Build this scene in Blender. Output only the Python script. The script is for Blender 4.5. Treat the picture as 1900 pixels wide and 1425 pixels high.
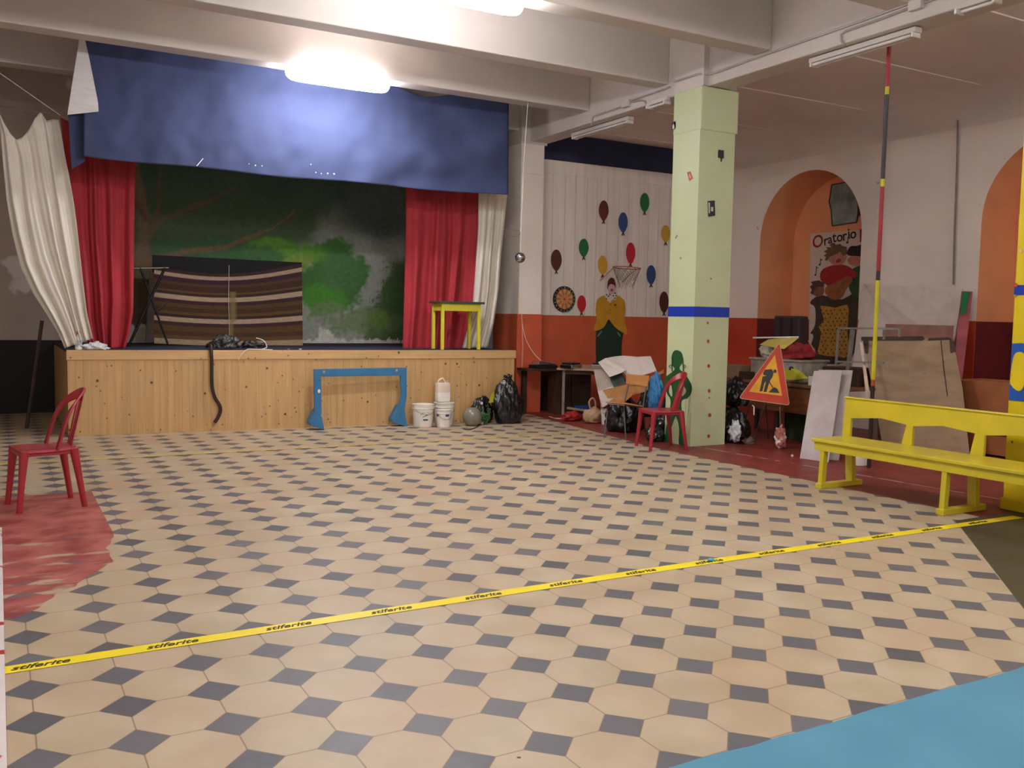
import bpy, bmesh, math, random
from math import sin, cos, pi, radians
from mathutils import Vector, Matrix, noise
for o in list(bpy.data.objects): bpy.data.objects.remove(o)
S = bpy.context.scene
COL = S.collection
random.seed(7)
V = Vector

# ------------------------------------------------------------------ camera
F = 1698.0
YAW, PIT, ROL = radians(29.36), radians(-4.17), radians(1.02)
CAM = V((-0.088, -3.319, 1.5))
FW = V((sin(YAW)*cos(PIT), cos(YAW)*cos(PIT), sin(PIT)))
_r = V((cos(YAW), -sin(YAW), 0)); _u = _r.cross(FW)
RT = cos(ROL)*_r + sin(ROL)*_u
UP = -sin(ROL)*_r + cos(ROL)*_u
cd = bpy.data.cameras.new('camera'); co = bpy.data.objects.new('camera', cd); COL.objects.link(co)
cd.sensor_fit = 'HORIZONTAL'; cd.sensor_width = 36; cd.lens = F/1900*36; cd.clip_start = .05; cd.clip_end = 100
m = Matrix((RT, UP, -FW)).transposed().to_4x4(); m.translation = CAM; co.matrix_world = m
S.camera = co
# ------------------------------------------------------------------ exposure / world
S.view_settings.view_transform = 'Standard'; S.view_settings.look = 'None'; S.view_settings.gamma = 1
S.view_settings.use_curve_mapping = False
S.view_settings.exposure = 2.12
S.cycles.max_bounces = 16; S.cycles.diffuse_bounces = 12
w = bpy.data.worlds.new('night'); S.world = w; w.use_nodes = True
w.node_tree.nodes['Background'].inputs[0].default_value = (.5, .47, .45, 1)
w.node_tree.nodes['Background'].inputs[1].default_value = .02
LAMP_POWER = 30.0        # emission of the lit fluorescent diffusers

# survey helpers: sight line of a photo point met with a wall, floor or shelf plane
def ray(x, y): return (x-950)/F*RT - (y-712.5)/F*UP + FW
def oy(x, y, Y): d = ray(x, y); return CAM + (Y-CAM.y)/d.y*d
def ox(x, y, X): d = ray(x, y); return CAM + (X-CAM.x)/d.x*d
def oz(x, y, Z=0): d = ray(x, y); return CAM + (Z-CAM.z)/d.z*d
def at(x, y, P):
    d = ray(x, y); h = V((d.x, d.y)); q = V((P[0]-CAM.x, P[1]-CAM.y)); return CAM + (q.dot(h)/h.dot(h))*d

# ------------------------------------------------------------------ materials
def lin(c):
    r = []
    for k in c:
        k /= 255.; r.append(k/12.92 if k <= .04045 else ((k+.055)/1.055)**2.4)
    return (*r, 1)
MC = {}
def mat(name, rgb, rough=.6, metal=0, var=.08, vs=6., bump=0., bs=40., emit=0, trans=0, alpha=1, spots=None, coat=0, spec=.5, streak=None, knots=False):
    if name in MC: return MC[name]
    mt = bpy.data.materials.new(name); mt.use_nodes = True; nt = mt.node_tree; N = nt.nodes; L = nt.links
    b = N['Principled BSDF']
    tc = N.new('ShaderNodeTexCoord')
    c = lin(rgb)
    mp = N.new('ShaderNodeMapping'); L.new(tc.outputs['Object'], mp.inputs[0])
    if streak: mp.inputs['Scale'].default_value = streak
    nz = N.new('ShaderNodeTexNoise'); nz.inputs['Scale'].default_value = vs; nz.inputs['Detail'].default_value = 5
    L.new(mp.outputs[0], nz.inputs['Vector'])
    cr = N.new('ShaderNodeValToRGB')
    cr.color_ramp.elements[0].position = .3; cr.color_ramp.elements[1].position = .7
    cr.color_ramp.elements[0].color = tuple(max(0, k*(1-var*2)) for k in c[:3])+(1,)
    cr.color_ramp.elements[1].color = tuple(min(1, k*(1+var)) for k in c[:3])+(1,)
    L.new(nz.outputs['Fac'], cr.inputs[0]); out = cr.outputs[0]
    if spots:
        srgb, sc, th = spots
        n2 = N.new('ShaderNodeTexNoise'); n2.inputs['Scale'].default_value = sc; n2.inputs['Detail'].default_value = 4
        L.new(tc.outputs['Object'], n2.inputs['Vector'])
        r2 = N.new('ShaderNodeValToRGB'); r2.color_ramp.elements[0].position = th; r2.color_ramp.elements[1].position = th+.03
        L.new(n2.outputs['Fac'], r2.inputs[0])
        mx = N.new('ShaderNodeMix'); mx.data_type = 'RGBA'
        L.new(r2.outputs[0], mx.inputs[0]); L.new(out, mx.inputs[6]); mx.inputs[7].default_value = lin(srgb); out = mx.outputs[2]
    if knots:
        for sc, th, k in ((4.6, .058, (96, 60, 34)), (9., .085, (128, 86, 50))):
            vo = N.new('ShaderNodeTexVoronoi'); vo.inputs['Scale'].default_value = sc; L.new(tc.outputs['Object'], vo.inputs['Vector'])
            r2 = N.new('ShaderNodeValToRGB'); e_ = r2.color_ramp.elements; e_[0].position = th; e_[1].position = th+.035
            e_[0].color = (1, 1, 1, 1); e_[1].color = (0, 0, 0, 1)
            L.new(vo.outputs['Distance'], r2.inputs[0])
            mx = N.new('ShaderNodeMix'); mx.data_type = 'RGBA'
            L.new(r2.outputs[0], mx.inputs[0]); L.new(out, mx.inputs[6]); mx.inputs[7].default_value = lin(k); out = mx.outputs[2]
    L.new(out, b.inputs['Base Color'])
    b.inputs['Roughness'].default_value = rough; b.inputs['Metallic'].default_value = metal
    b.inputs['Specular IOR Level'].default_value = spec; b.inputs['Coat Weight'].default_value = coat
    b.inputs['Transmission Weight'].default_value = trans; b.inputs['Alpha'].default_value = alpha
    if emit: b.inputs['Emission Color'].default_value = c; b.inputs['Emission Strength'].default_value = emit
    if bump:
        n3 = N.new('ShaderNodeTexNoise'); n3.inputs['Scale'].default_value = bs; n3.inputs['Detail'].default_value = 4
        L.new(tc.outputs['Object'], n3.inputs['Vector'])
        bp = N.new('ShaderNodeBump'); bp.inputs['Strength'].default_value = bump; bp.inputs['Distance'].default_value = .02
        L.new(n3.outputs['Fac'], bp.inputs['Height']); L.new(bp.outputs[0], b.inputs['Normal'])
    MC[name] = mt; return mt
def vmat(name, rough=.8):
    if name in MC: return MC[name]
    mt = bpy.data.materials.new(name); mt.use_nodes = True; nt = mt.node_tree
    a = nt.nodes.new('ShaderNodeAttribute'); a.attribute_name = 'paint'
    nt.links.new(a.outputs['Color'], nt.nodes['Principled BSDF'].inputs['Base Color'])
    nt.nodes['Principled BSDF'].inputs['Roughness'].default_value = rough
    MC[name] = mt; return mt

# ------------------------------------------------------------------ mesh helpers
class MB:
    def __init__(s): s.bm = bmesh.new()
    def box(s, a, b, mx=None, bev=0):
        a, b = V(a), V(b)
        r = bmesh.ops.create_cube(s.bm, size=1)
        vs = r['verts']
        c = (a+b)/2; d = b-a
        for v in vs: v.co = V((c.x+v.co.x*d.x, c.y+v.co.y*d.y, c.z+v.co.z*d.z))
        if bev:
            es = list({e for v in vs for e in v.link_edges})
            q = bmesh.ops.bevel(s.bm, geom=es, offset=bev, segments=2, affect='EDGES', profile=.5)
            vs = list({v for f in q['faces'] for v in f.verts} | {v for v in vs if v.is_valid})
        if mx is not None:
            for v in vs: v.co = mx @ v.co
        return s
    def bar(s, p, q, w, h=None, up=(0, 0, 1), ext=0):
        p, q = V(p), V(q); h = h or w; d = (q-p).normalized(); p = p-d*ext; q = q+d*ext
        u = V(up); sd = d.cross(u)
        if sd.length < 1e-3: sd = d.cross(V((1, 0, 0)))
        sd.normalize(); u = sd.cross(d)
        vs = [s.bm.verts.new(c+sd*w/2*i+u*h/2*j) for c in (p, q) for i, j in ((-1, -1), (1, -1), (1, 1), (-1, 1))]
        for f in ((0, 1, 2, 3), (7, 6, 5, 4), (0, 4, 5, 1), (1, 5, 6, 2), (2, 6, 7, 3), (3, 7, 4, 0)):
            s.bm.faces.new([vs[i] for i in f])
        return s
    def tube(s, pts, r, n=8, close=False):
        pts = [V(p) for p in pts]; rs = r if isinstance(r, (list, tuple)) else [r]*len(pts)
        rings = []; prev = None; K = len(pts)
        for i, p in enumerate(pts):
            if close: t = (pts[(i+1) % K]-pts[i-1])
            else: t = pts[min(i+1, K-1)]-pts[max(i-1, 0)]
            t.normalize()
            if prev is None:
                a = V((0, 0, 1)) if abs(t.z) < .9 else V((1, 0, 0)); u = t.cross(a).normalized()
            else:
                u = prev-t*prev.dot(t)
                u = u.normalized() if u.length > 1e-6 else t.orthogonal().normalized()
            prev = u; v = t.cross(u)
            rings.append([s.bm.verts.new(p+(u*cos(2*pi*k/n)+v*sin(2*pi*k/n))*rs[i]) for k in range(n)])
        R = range(K if close else K-1)
        for i in R:
            a, b = rings[i], rings[(i+1) % K]
            for k in range(n): s.bm.faces.new((a[k], a[(k+1) % n], b[(k+1) % n], b[k]))
        if not close:
            s.bm.faces.new(rings[0][::-1]); s.bm.faces.new(rings[-1])
        return s
    def lathe(s, prof, c=(0, 0, 0), n=32, sx=1, sy=1):
        c = V(c); rings = []
        for r, z in prof:
            rings.append([s.bm.verts.new(c+V((r*sx*cos(2*pi*k/n), r*sy*sin(2*pi*k/n), z))) for k in range(n)])
        for a, b in zip(rings, rings[1:]):
            for k in range(n): s.bm.faces.new((a[k], a[(k+1) % n], b[(k+1) % n], b[k]))
        if prof[0][0] > 1e-4: s.bm.faces.new(rings[0][::-1])
        if prof[-1][0] > 1e-4: s.bm.faces.new(rings[-1])
        return s
    def prism(s, pts, ext):
        pts = [V(p) for p in pts]; ext = V(ext)
        a = [s.bm.verts.new(p) for p in pts]; b = [s.bm.verts.new(p+ext) for p in pts]
        try:
            s.bm.faces.new(a[::-1]); s.bm.faces.new(b)
            for i in range(len(a)): j = (i+1) % len(a); s.bm.faces.new((a[i], a[j], b[j], b[i]))
        except Exception: pass
        return s
    def ball(s, c, r, seg=24, sc=(1, 1, 1), fn=None, ico=0):
        q = bmesh.ops.create_icosphere(s.bm, subdivisions=ico, radius=1) if ico else bmesh.ops.create_uvsphere(s.bm, u_segments=seg, v_segments=seg//2, radius=1)
        c = V(c)
        for v in q['verts']:
            p = v.co.copy()
            if fn: p = fn(p)
            v.co = c+V((p.x*r*sc[0], p.y*r*sc[1], p.z*r*sc[2]))
        return s
    def grid(s, fn, nu, nv, colfn=None):
        vs = [[s.bm.verts.new(fn(i/nu, j/nv)) for i in range(nu+1)] for j in range(nv+1)]
        for j in range(nv):
            for i in range(nu): s.bm.faces.new((vs[j][i], vs[j][i+1], vs[j+1][i+1], vs[j+1][i]))
        return s
    def out(s, name, mt, parent=None, base=None, smooth=None, solid=0, sub=0, colors=None, bevel=0):
        bmesh.ops.remove_doubles(s.bm, verts=s.bm.verts, dist=1e-5)
        bmesh.ops.recalc_face_normals(s.bm, faces=s.bm.faces)
        me = bpy.data.meshes.new(name); s.bm.to_mesh(me); s.bm.free()
        org = V((0, 0, 0))
        if parent is not None and 'ORG' in parent: org = V(parent['ORG'])
        elif base is not None: org = V(base)
        if colors:
            at_ = me.color_attributes.new('paint', 'FLOAT_COLOR', 'POINT')
            for i, v in enumerate(me.vertices): at_.data[i].color = colors(v.co)
        if org.length: me.transform(Matrix.Translation(-org))
        o = bpy.data.objects.new(name, me); COL.objects.link(o)
        if parent is not None: o.parent = parent
        elif base is not None: o.location = org
        ms = mt if isinstance(mt, (list, tuple)) else [mt]
        for q in ms: me.materials.append(q)
        if smooth is not None:
            me.shade_smooth() if smooth >= 180 else me.set_sharp_from_angle(angle=radians(smooth)) if False else None
            for p in me.polygons: p.use_smooth = True
            if smooth < 180:
                try: me.set_sharp_from_angle(angle=radians(smooth))
                except Exception: pass
        if bevel:
            md = o.modifiers.new('bevel', 'BEVEL'); md.width = bevel; md.segments = 2; md.limit_method = 'ANGLE'
        if solid:
            md = o.modifiers.new('thickness', 'SOLIDIFY'); md.thickness = solid; md.offset = 0
        if sub:
            md = o.modifiers.new('sub', 'SUBSURF'); md.levels = sub; md.render_levels = sub
        o['ORG_'] = 0; del o['ORG_']
        if parent is not None and 'ORG' in parent: ORGS[o.name] = org; o['ORG'] = tuple(org)
        return o
ORGS = {}
def tag(o, label=None, cat=None, group=None, kind=None):
    if label: o['label'] = label
    if cat: o['category'] = cat
    if group: o['group'] = group
    if kind: o['kind'] = kind
    return o
def thing(name, label, cat, loc=(0, 0, 0), group=None, world=True, rz=0):
    """an Empty at the thing's base; world=True: its parts are modelled in room coordinates"""
    o = bpy.data.objects.new(name, None); COL.objects.link(o); o.location = loc; o.rotation_euler = (0, 0, rz)
    o.empty_display_size = .1
    if world: o['ORG'] = tuple(loc)
    return tag(o, label, cat, group)
def copy_tree(o, parent=None):
    c = o.copy(); COL.objects.link(c)
    if parent is not None: c.parent = parent
    for ch in [x for x in bpy.data.objects if x.parent == o]: copy_tree(ch, c)
    return c
def struct(o): o['kind'] = 'structure'; return o
def cr(pts, n=6, close=True):
    """Catmull-Rom smoothing of a list of points"""
    P = [V(p) for p in pts]; K = len(P); out = []
    for i in range(K if close else K-1):
        if close: a, b, c, d = P[(i-1) % K], P[i], P[(i+1) % K], P[(i+2) % K]
        else: a, b, c, d = P[max(i-1, 0)], P[i], P[i+1], P[min(i+2, K-1)]
        for k in range(n):
            t = k/n; out.append(.5*((2*b)+(c-a)*t+(2*a-5*b+4*c-d)*t*t+(3*b-a-3*c+d)*t**3))
    if not close: out.append(P[-1])
    return out
def ip(tab, t):
    n = len(tab)-1; x = t*n; i = min(int(x), n-1); f = x-i
    return tuple(a+(b-a)*f for a, b in zip(tab[i], tab[i+1]))
def lettering(text, size, mt, mx, parent, name='lettering', shear=0, off=0, ext=.0006):
    cu = bpy.data.curves.new('t', 'FONT'); cu.body = text; cu.size = size; cu.extrude = ext; cu.shear = shear; cu.offset = off
    cu.align_x = 'CENTER'; cu.align_y = 'CENTER'; cu.resolution_u = 3
    t = bpy.data.objects.new('t', cu); COL.objects.link(t); bpy.context.view_layer.update()
    me = bpy.data.meshes.new_from_object(t.evaluated_get(bpy.context.evaluated_depsgraph_get()))
    bpy.data.objects.remove(t); bpy.data.curves.remove(cu)
    me.transform(mx)
    org = V(parent['ORG']) if 'ORG' in parent else V((0, 0, 0)); me.transform(Matrix.Translation(-org))
    o = bpy.data.objects.new(name, me); COL.objects.link(o); o.parent = parent
    me.materials.clear(); me.materials.append(mt); return o

# palette -------------------------------------------------------------------
white_wall = mat('white_plaster', (238, 228, 218), .85, var=.03, vs=1.2, bump=.15, bs=25, spots=((200, 186, 172), 3.5, .71))
white_beam = mat('white_beam_paint', (206, 198, 192), .7, var=.02, vs=2)
green_paint = mat('pale_green_gloss_paint', (196, 206, 164), .35, var=.02, vs=2, bump=.05, bs=20)
blue_line = mat('blue_line_paint', (22, 58, 170), .35, var=.05)
yellow_paint = mat('yellow_gloss_paint', (222, 196, 24), .38, var=.03, vs=4, bump=.05)
bench_paint = mat('bench_yellow_paint', (206, 188, 48), .28, var=.04, vs=6, bump=.05, spots=((120, 92, 30), 30, .73))
blue_pillar = mat('blue_pillar_paint', (28, 84, 172), .4, var=.05)
orange = mat('orange_wainscot_paint', (204, 92, 56), .55, var=.08, vs=2.5, bump=.08)
red_wain = mat('red_wainscot_paint', (150, 52, 44), .5, var=.14, vs=2)
niche_or = mat('niche_orange_plaster', (236, 166, 116), .85, var=.04, vs=2)
planks = mat('white_plank_paint', (240, 232, 222), .7, var=.05, vs=2, streak=(6, 1, .4))
pine = mat('varnished_pine', (196, 158, 106), .42, var=.08, vs=2.5, streak=(7, 7, .5), knots=True)
pine_edge = mat('pine_edge_board', (202, 164, 112), .42, var=.05, vs=3, streak=(.7, 4, 9), knots=True)
stage_cloth = mat('dark_blue_stage_carpet', (36, 40, 66), .95, var=.2, vs=30)
red_cloth = mat('red_curtain_cloth', (176, 50, 60), .9, var=.06, vs=4, bump=.1, bs=200)
white_cloth = mat('white_curtain_cloth', (222, 216, 204), .9, var=.03, vs=4, bump=.1, bs=200)
blue_cloth = mat('blue_valance_cloth', (60, 70, 108), .85, var=.06, vs=1.6, bump=.1, bs=120)
lining = mat('white_lining_cloth', (214, 212, 212), .9, var=.05, vs=5, streak=(1, 1, 12))
black_paint = mat('black_wall_paint', (22, 20, 22), .7)
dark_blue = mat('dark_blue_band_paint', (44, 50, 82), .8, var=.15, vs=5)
grey_metal = mat('grey_metal_tube', (140, 138, 136), .35, .8)
chrome = mat('shiny_steel', (205, 205, 205), .18, 1, var=.02)
dark_metal = mat('dark_metal', (40, 38, 38), .45, .6)
bag_black = mat('black_bin_liner', (16, 16, 18), .28, var=.3, vs=9, bump=.9, bs=14, spec=.7)
red_plastic = mat('red_plastic', (158, 34, 46), .3, var=.04, spec=.6)
white_plastic = mat('white_plastic', (228, 222, 214), .4, var=.02)
blue_wood = mat('blue_painted_wood', (52, 118, 164), .4, var=.06, vs=10, spots=((20, 60, 100), 22, .72))
wood_brown = mat('brown_desk_wood', (128, 76, 44), .5, var=.2, vs=3, streak=(8, 1, 8))
wood_light = mat('light_plywood', (190, 132, 76), .5, var=.12, vs=4, streak=(8, 1, 8))
ply_old = mat('weathered_plywood', (160, 134, 106), .75, var=.10, vs=4, streak=(1, 1, 3), spots=((112, 84, 64), 13, .70))
cardboard = mat('cardboard', (172, 122, 72), .85, var=.08)
carton_white = mat('white_cardboard', (212, 200, 190), .85, var=.05, vs=3)
dark_wood = mat('dark_brown_wood', (64, 40, 28), .6, var=.2, vs=4)
rope = mat('white_rope', (230, 222, 210), .8)

# ------------------------------------------------------------------ floor
def floor_material():
    mt = bpy.data.materials.new('octagon_tile_floor'); mt.use_nodes = True; nt = mt.node_tree; N, L = nt.nodes, nt.links
    b = N['Principled BSDF']
    tc = N.new('ShaderNodeTexCoord'); sp = N.new('ShaderNodeSeparateXYZ'); L.new(tc.outputs['Object'], sp.inputs[0])
    X, Y = sp.outputs[0], sp.outputs[1]
    def M(op, a, b_=None, c=None):
        n = N.new('ShaderNodeMath'); n.operation = op
        for i, q in enumerate((a, b_, c)):
            if q is None: continue
            if isinstance(q, (int, float)): n.inputs[i].default_value = q
            else: L.new(q, n.inputs[i])
        return n.outputs[0]
    def noi(scale, detail=4, src=None):
        n = N.new('ShaderNodeTexNoise'); n.inputs['Scale'].default_value = scale; n.inputs['Detail'].default_value = detail
        L.new(src or tc.outputs['Object'], n.inputs['Vector']); return n.outputs['Fac']
    def mix(f, a, b_):
        n = N.new('ShaderNodeMix'); n.data_type = 'RGBA'
        L.new(f, n.inputs[0]) if not isinstance(f, float) else setattr(n.inputs[0], 'default_value', f)
        for i, q in ((6, a), (7, b_)):
            if isinstance(q, tuple): n.inputs[i].default_value = q
            else: L.new(q, n.inputs[i])
        return n.outputs[2]
    s = .316456; t = s*1.0462
    u = M('DIVIDE', X, s); v = M('DIVIDE', Y, t)
    iu, iv = M('ROUND', u), M('ROUND', v)
    fu, fv = M('ABSOLUTE', M('SUBTRACT', u, iu)), M('ABSOLUTE', M('SUBTRACT', v, iv))
    l1 = M('ADD', fu, fv)
    dark = M('LESS_THAN', l1, .325)
    g1 = M('LESS_THAN', M('ABSOLUTE', M('SUBTRACT', l1, .325)), .010)
    g2 = M('MULTIPLY', M('LESS_THAN', M('MINIMUM', fu, fv), .009), M('GREATER_THAN', l1, .325))
    grout = M('MAXIMUM', g1, g2)
    # per tile tone
    def cell(a, b_, seed):
        c = N.new('ShaderNodeCombineXYZ'); L.new(a, c.inputs[0]); L.new(b_, c.inputs[1]); c.inputs[2].default_value = seed
        wn = N.new('ShaderNodeTexWhiteNoise'); wn.noise_dimensions = '3D'; L.new(c.outputs[0], wn.inputs['Vector']); return wn.outputs['Value']
    cd_ = cell(iu, iv, 1.); cl = cell(M('FLOOR', u), M('FLOOR', v), 7.)
    n1 = noi(3.5, 6); n2 = noi(22, 5); n3 = noi(1.1, 3)
    def ramp(f, *st):
        r = N.new('ShaderNodeValToRGB'); el = r.color_ramp.elements
        el[0].position, el[0].color = st[0]; el[1].position, el[1].color = st[-1]
        for p, c in st[1:-1]: e = el.new(p); e.color = c
        L.new(f, r.inputs[0]); return r.outputs[0]
    cream = mix(cl, lin((172, 157, 130)), lin((180, 158, 130)))
    cream = mix(M('MULTIPLY', ramp(n1, (.4, (0, 0, 0, 1)), (.7, (1, 1, 1, 1))), .6), cream, lin((194, 178, 152)))
    cream = mix(M('MULTIPLY', ramp(n3, (.45, (0, 0, 0, 1)), (.7, (1, 1, 1, 1))), .5), cream, lin((170, 142, 112)))
    cream = mix(M('MULTIPLY', ramp(n2, (.55, (0, 0, 0, 1)), (.75, (1, 1, 1, 1))), .25), cream, lin((176, 150, 118)))
    grey = mix(cd_, lin((80, 80, 86)), lin((106, 102, 106)))
    grey = mix(M('MULTIPLY', n2, .45), grey, lin((116, 112, 112)))
    col = mix(dark, cream, grey)
    col = mix(M('MULTIPLY', grout, .75), col, lin((124, 98, 74)))
    # worn paint areas laid over the tiles
    we = noi(5, 6); wob = M('MULTIPLY', M('SUBTRACT', noi(2.2, 5), .5), .22)
    mp = N.new('ShaderNodeMapping'); mp.inputs['Scale'].default_value = (1, 3.2, 1); L.new(tc.outputs['Object'], mp.inputs[0])
    we2 = noi(2.4, 7, mp.outputs[0])
    xw, yw = M('ADD', X, M('MULTIPLY', wob, .25)), M('ADD', Y, M('MULTIPLY', wob, .25))
    # red semicircle at the left
    dx, dy = M('SUBTRACT', xw, -1.85), M('SUBTRACT', yw, 3.25)
    inr = M('LESS_THAN', M('SQRT', M('ADD', M('MULTIPLY', dx, dx), M('MULTIPLY', dy, dy))), M('ADD', 2.4, M('MULTIPLY', wob, 1.4)))
    rl = M('MULTIPLY', M('MAXIMUM', inr, M('GREATER_THAN', Y, 3.25)), M('MULTIPLY', M('LESS_THAN', X, .565), M('LESS_THAN', Y, 4.92)))
    rl = M('MULTIPLY', rl, ramp(M('ADD', M('SUBTRACT', .665, we2), M('MULTIPLY', M('SUBTRACT', Y, 3.4), .05)), (-.0, (.15, .15, .15, 1)), (.07, (.95, .95, .95, 1))))
    # red strip along the pillars
    rr = M('MULTIPLY', M('GREATER_THAN', X, M('ADD', 6.62, M('MULTIPLY', M('MAXIMUM', M('SUBTRACT', Y, 5.2), 0), .13))), M('GREATER_THAN', Y, 1.05))
    line = M('LESS_THAN', M('ABSOLUTE', M('SUBTRACT', X, M('SUBTRACT', 7.60, M('MULTIPLY', Y, .088)))), .014)
    line = M('MULTIPLY', M('MULTIPLY', line, M('LESS_THAN', Y, 5.6)), M('GREATER_THAN', we, .44))
    redc = mix(ramp(we, (.35, (0, 0, 0, 1)), (.65, (1, 1, 1, 1))), lin((140, 56, 54)), lin((176, 98, 90)))
    redc2 = mix(M('MULTIPLY', M('GREATER_THAN', we, .56), .5), mix(n1, lin((118, 44, 40)), lin((140, 62, 54))), lin((98, 50, 40)))
    col = mix(rl, col, redc); col = mix(rr, col, redc2)
    col = mix(M('MULTIPLY', M('MULTIPLY', line, rr), .8), col, lin((214, 176, 164)))
    gr = M('MULTIPLY', M('GREATER_THAN', X, M('ADD', 5.183, M('MULTIPLY', Y, 1.065))), M('LESS_THAN', Y, 1.06))
    col = mix(gr, col, mix(n1, lin((62, 56, 44)), lin((84, 78, 58))))
    bl = M('LESS_THAN', yw, -1.0)
    blc = mix(M('MULTIPLY', M('GREATER_THAN', we, .69), 1.), mix(n1, lin((74, 132, 158)), lin((92, 150, 174))), lin((190, 168, 150)))
    col = mix(bl, col, blc)
    vor = N.new('ShaderNodeTexVoronoi'); vor.inputs['Scale'].default_value = 3.; L.new(tc.outputs['Object'], vor.inputs['Vector'])
    col = mix(M('MULTIPLY', M('LESS_THAN', vor.outputs['Distance'], .022), M('GREATER_THAN', n3, .45)), col, lin((70, 56, 44)))
    L.new(col, b.inputs['Base Color'])
    rg = M('ADD', .30, M('MULTIPLY', n1, .3)); L.new(rg, b.inputs['Roughness'])
    b.inputs['Specular IOR Level'].default_value = .35
    bp = N.new('ShaderNodeBump'); bp.inputs['Strength'].default_value = .25; bp.inputs['Distance'].default_value = .004
    L.new(M('SUBTRACT', M('MULTIPLY', n1, .8), grout), bp.inputs['Height']); L.new(bp.outputs[0], b.inputs['Normal'])
    return mt
struct(MB().box((-4.6, -6.6, -.12), (12.4, 11.7, 0)).out('floor', floor_material()))

# ------------------------------------------------------------------ room shell
ZB, ZL, ZS = 4.39, 4.22, 4.97      # cross beam soffit, long beam soffit, slab
XB0, XB1 = 7.17, 7.50              # long beam
struct(MB().box((-4.6, -6.6, ZS), (XB1, 11.7, ZS+.15)).out('ceiling', white_beam))
for k in range(-2, 5):
    far = .88+1.723*k if k != 0 else .88
    struct(MB().box((-4.6, far-.26, ZB), (XB0, far, ZS), bev=.012).out('ceiling_beam', white_beam))
struct(MB().box((-4.6, 9.24, ZB), (XB0, 9.50, ZS), bev=.012).out('ceiling_beam', white_beam))
struct(MB().box((XB0, -6.6, ZL), (XB1, 11.7, ZS), bev=.015).out('ceiling_beam', white_beam))
# back wall behind the stage: painted black at the bottom
b = MB(); b.box((-4.6, 11.55, 0), (7.5, 11.75, 5)); wb = struct(b.out('wall_back', mat('dim_grey_plaster', (190, 178, 168), .85, var=.08, vs=1.5, spots=((232, 226, 220), 1.1, .62))))
struct(MB().box((-4.6, 11.53, 0), (.9, 11.548, 1.05)).out('wall_back_black_dado', black_paint))
struct(MB().box((-4.75, -6.6, 0), (-4.6, 11.7, 5.1)).out('wall_left', white_wall))
struct(MB().box((-4.75, -6.75, 0), (12.4, -6.6, 5.1)).out('wall_front', white_wall))
# side wall closing the stage wing on the right of the stage
# --- aisle back wall of painted planks
XW = 11.35
b = MB()
x = 7.5; i = 0
while x < XW:
    w_ = .20+.05*((i*37) % 5)/5; x1 = min(x+w_, XW)
    b.box((x+.0035, 9.66, 1.545), (x1-.0035, 9.70, 3.9)); x = x1; i += 1
struct(b.out('wall_aisle_back', planks))
struct(MB().box((7.44, 9.70, 0), (12.3, 9.8, 4.6)).out('wall_aisle_back_core', mat('dark_gap', (84, 74, 68), .9)))
struct(MB().box((7.44, 9.645, 3.86), (XW, 9.70, 4.08)).out('trim_1', planks))
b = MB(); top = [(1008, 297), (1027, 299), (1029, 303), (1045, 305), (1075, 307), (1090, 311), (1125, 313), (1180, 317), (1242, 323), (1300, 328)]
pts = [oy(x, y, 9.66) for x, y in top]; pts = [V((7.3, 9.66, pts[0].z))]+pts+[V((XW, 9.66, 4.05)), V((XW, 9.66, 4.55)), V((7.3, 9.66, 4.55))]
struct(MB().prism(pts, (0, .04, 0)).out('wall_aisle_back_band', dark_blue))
struct(MB().box((7.44, 9.654, 0), (XW, 9.70, 1.54)).out('wall_aisle_back_wainscot', orange))
# --- right wall with arched niches (openings cut as an outline)
def arch_wall():
    bm = MB(); T = .80
    arches = [(6.30, 8.42), (2.24, 4.36), (-1.82, .30)]
    zs, x0, x1 = 2.88, XW, XW+T
    ymin, ymax = -6.6, 9.7; H = 4.6
    n = 28
    def arc(a, b_):
        c = (a+b_)/2; r = (b_-a)/2; return [(c-r*cos(pi*k/n), zs+r*sin(pi*k/n)) for k in range(n+1)]
    front = []
    edges = [ymin]
    for a, b_ in sorted(arches): edges += [a, b_]
    edges.append(ymax)
    for k in range(0, len(edges), 2):
        a, b_ = edges[k], edges[k+1]
        v = [bm.bm.verts.new((x0, yy, zz)) for yy, zz in ((a, 0), (b_, 0), (b_, H), (a, H))]; bm.bm.faces.new(v)
    for a, b_ in arches:
        A = arc(a, b_)
        for (y0, z0), (y1, z1) in zip(A, A[1:]):
            v = [bm.bm.verts.new((x0, yy, zz)) for yy, zz in ((y0, z0), (y1, z1), (y1, H), (y0, H))]; bm.bm.faces.new(v)
    struct(bm.out('wall_right', white_wall))
    for a, b_ in arches:
        A = [(a, 0)]+arc(a, b_)+[(b_, 0)]
        up = MB()
        for (y0, z0), (y1, z1) in zip(A, A[1:]):
            v = [up.bm.verts.new(q) for q in ((x0, y0, z0), (x1, y0, z0), (x1, y1, z1), (x0, y1, z1))]; up.bm.faces.new(v)
        v = [up.bm.verts.new((x1, yy, zz)) for yy, zz in A]; up.bm.faces.new(v)
        struct(up.out('wall_right_niche', niche_or, smooth=40))
        rw = MB()
        rw.box((x1-.012, a, 0), (x1-.002, b_, 1.555)); rw.box((x0, a+.002, 0), (x1, a+.010, 1.555)); rw.box((x0, b_-.010, 0), (x1, b_-.002, 1.555))
        struct(rw.out('wall_right_niche_wainscot', mat('dark_red_niche_paint', (112, 36, 38), .5, var=.12)))
    rw = MB()
    for k in range(0, len(edges), 2): rw.box((x0-.012, edges[k], 0), (x0, edges[k+1], 1.56))
    struct(rw.out('wall_right_wainscot', mat('red_orange_wainscot', (196, 70, 46), .5, var=.12, vs=2)))
arch_wall()
struct(MB().box((12.2, -6.6, 0), (12.4, 9.8, 4.6)).out('wall_right_outer', white_wall))
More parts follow.
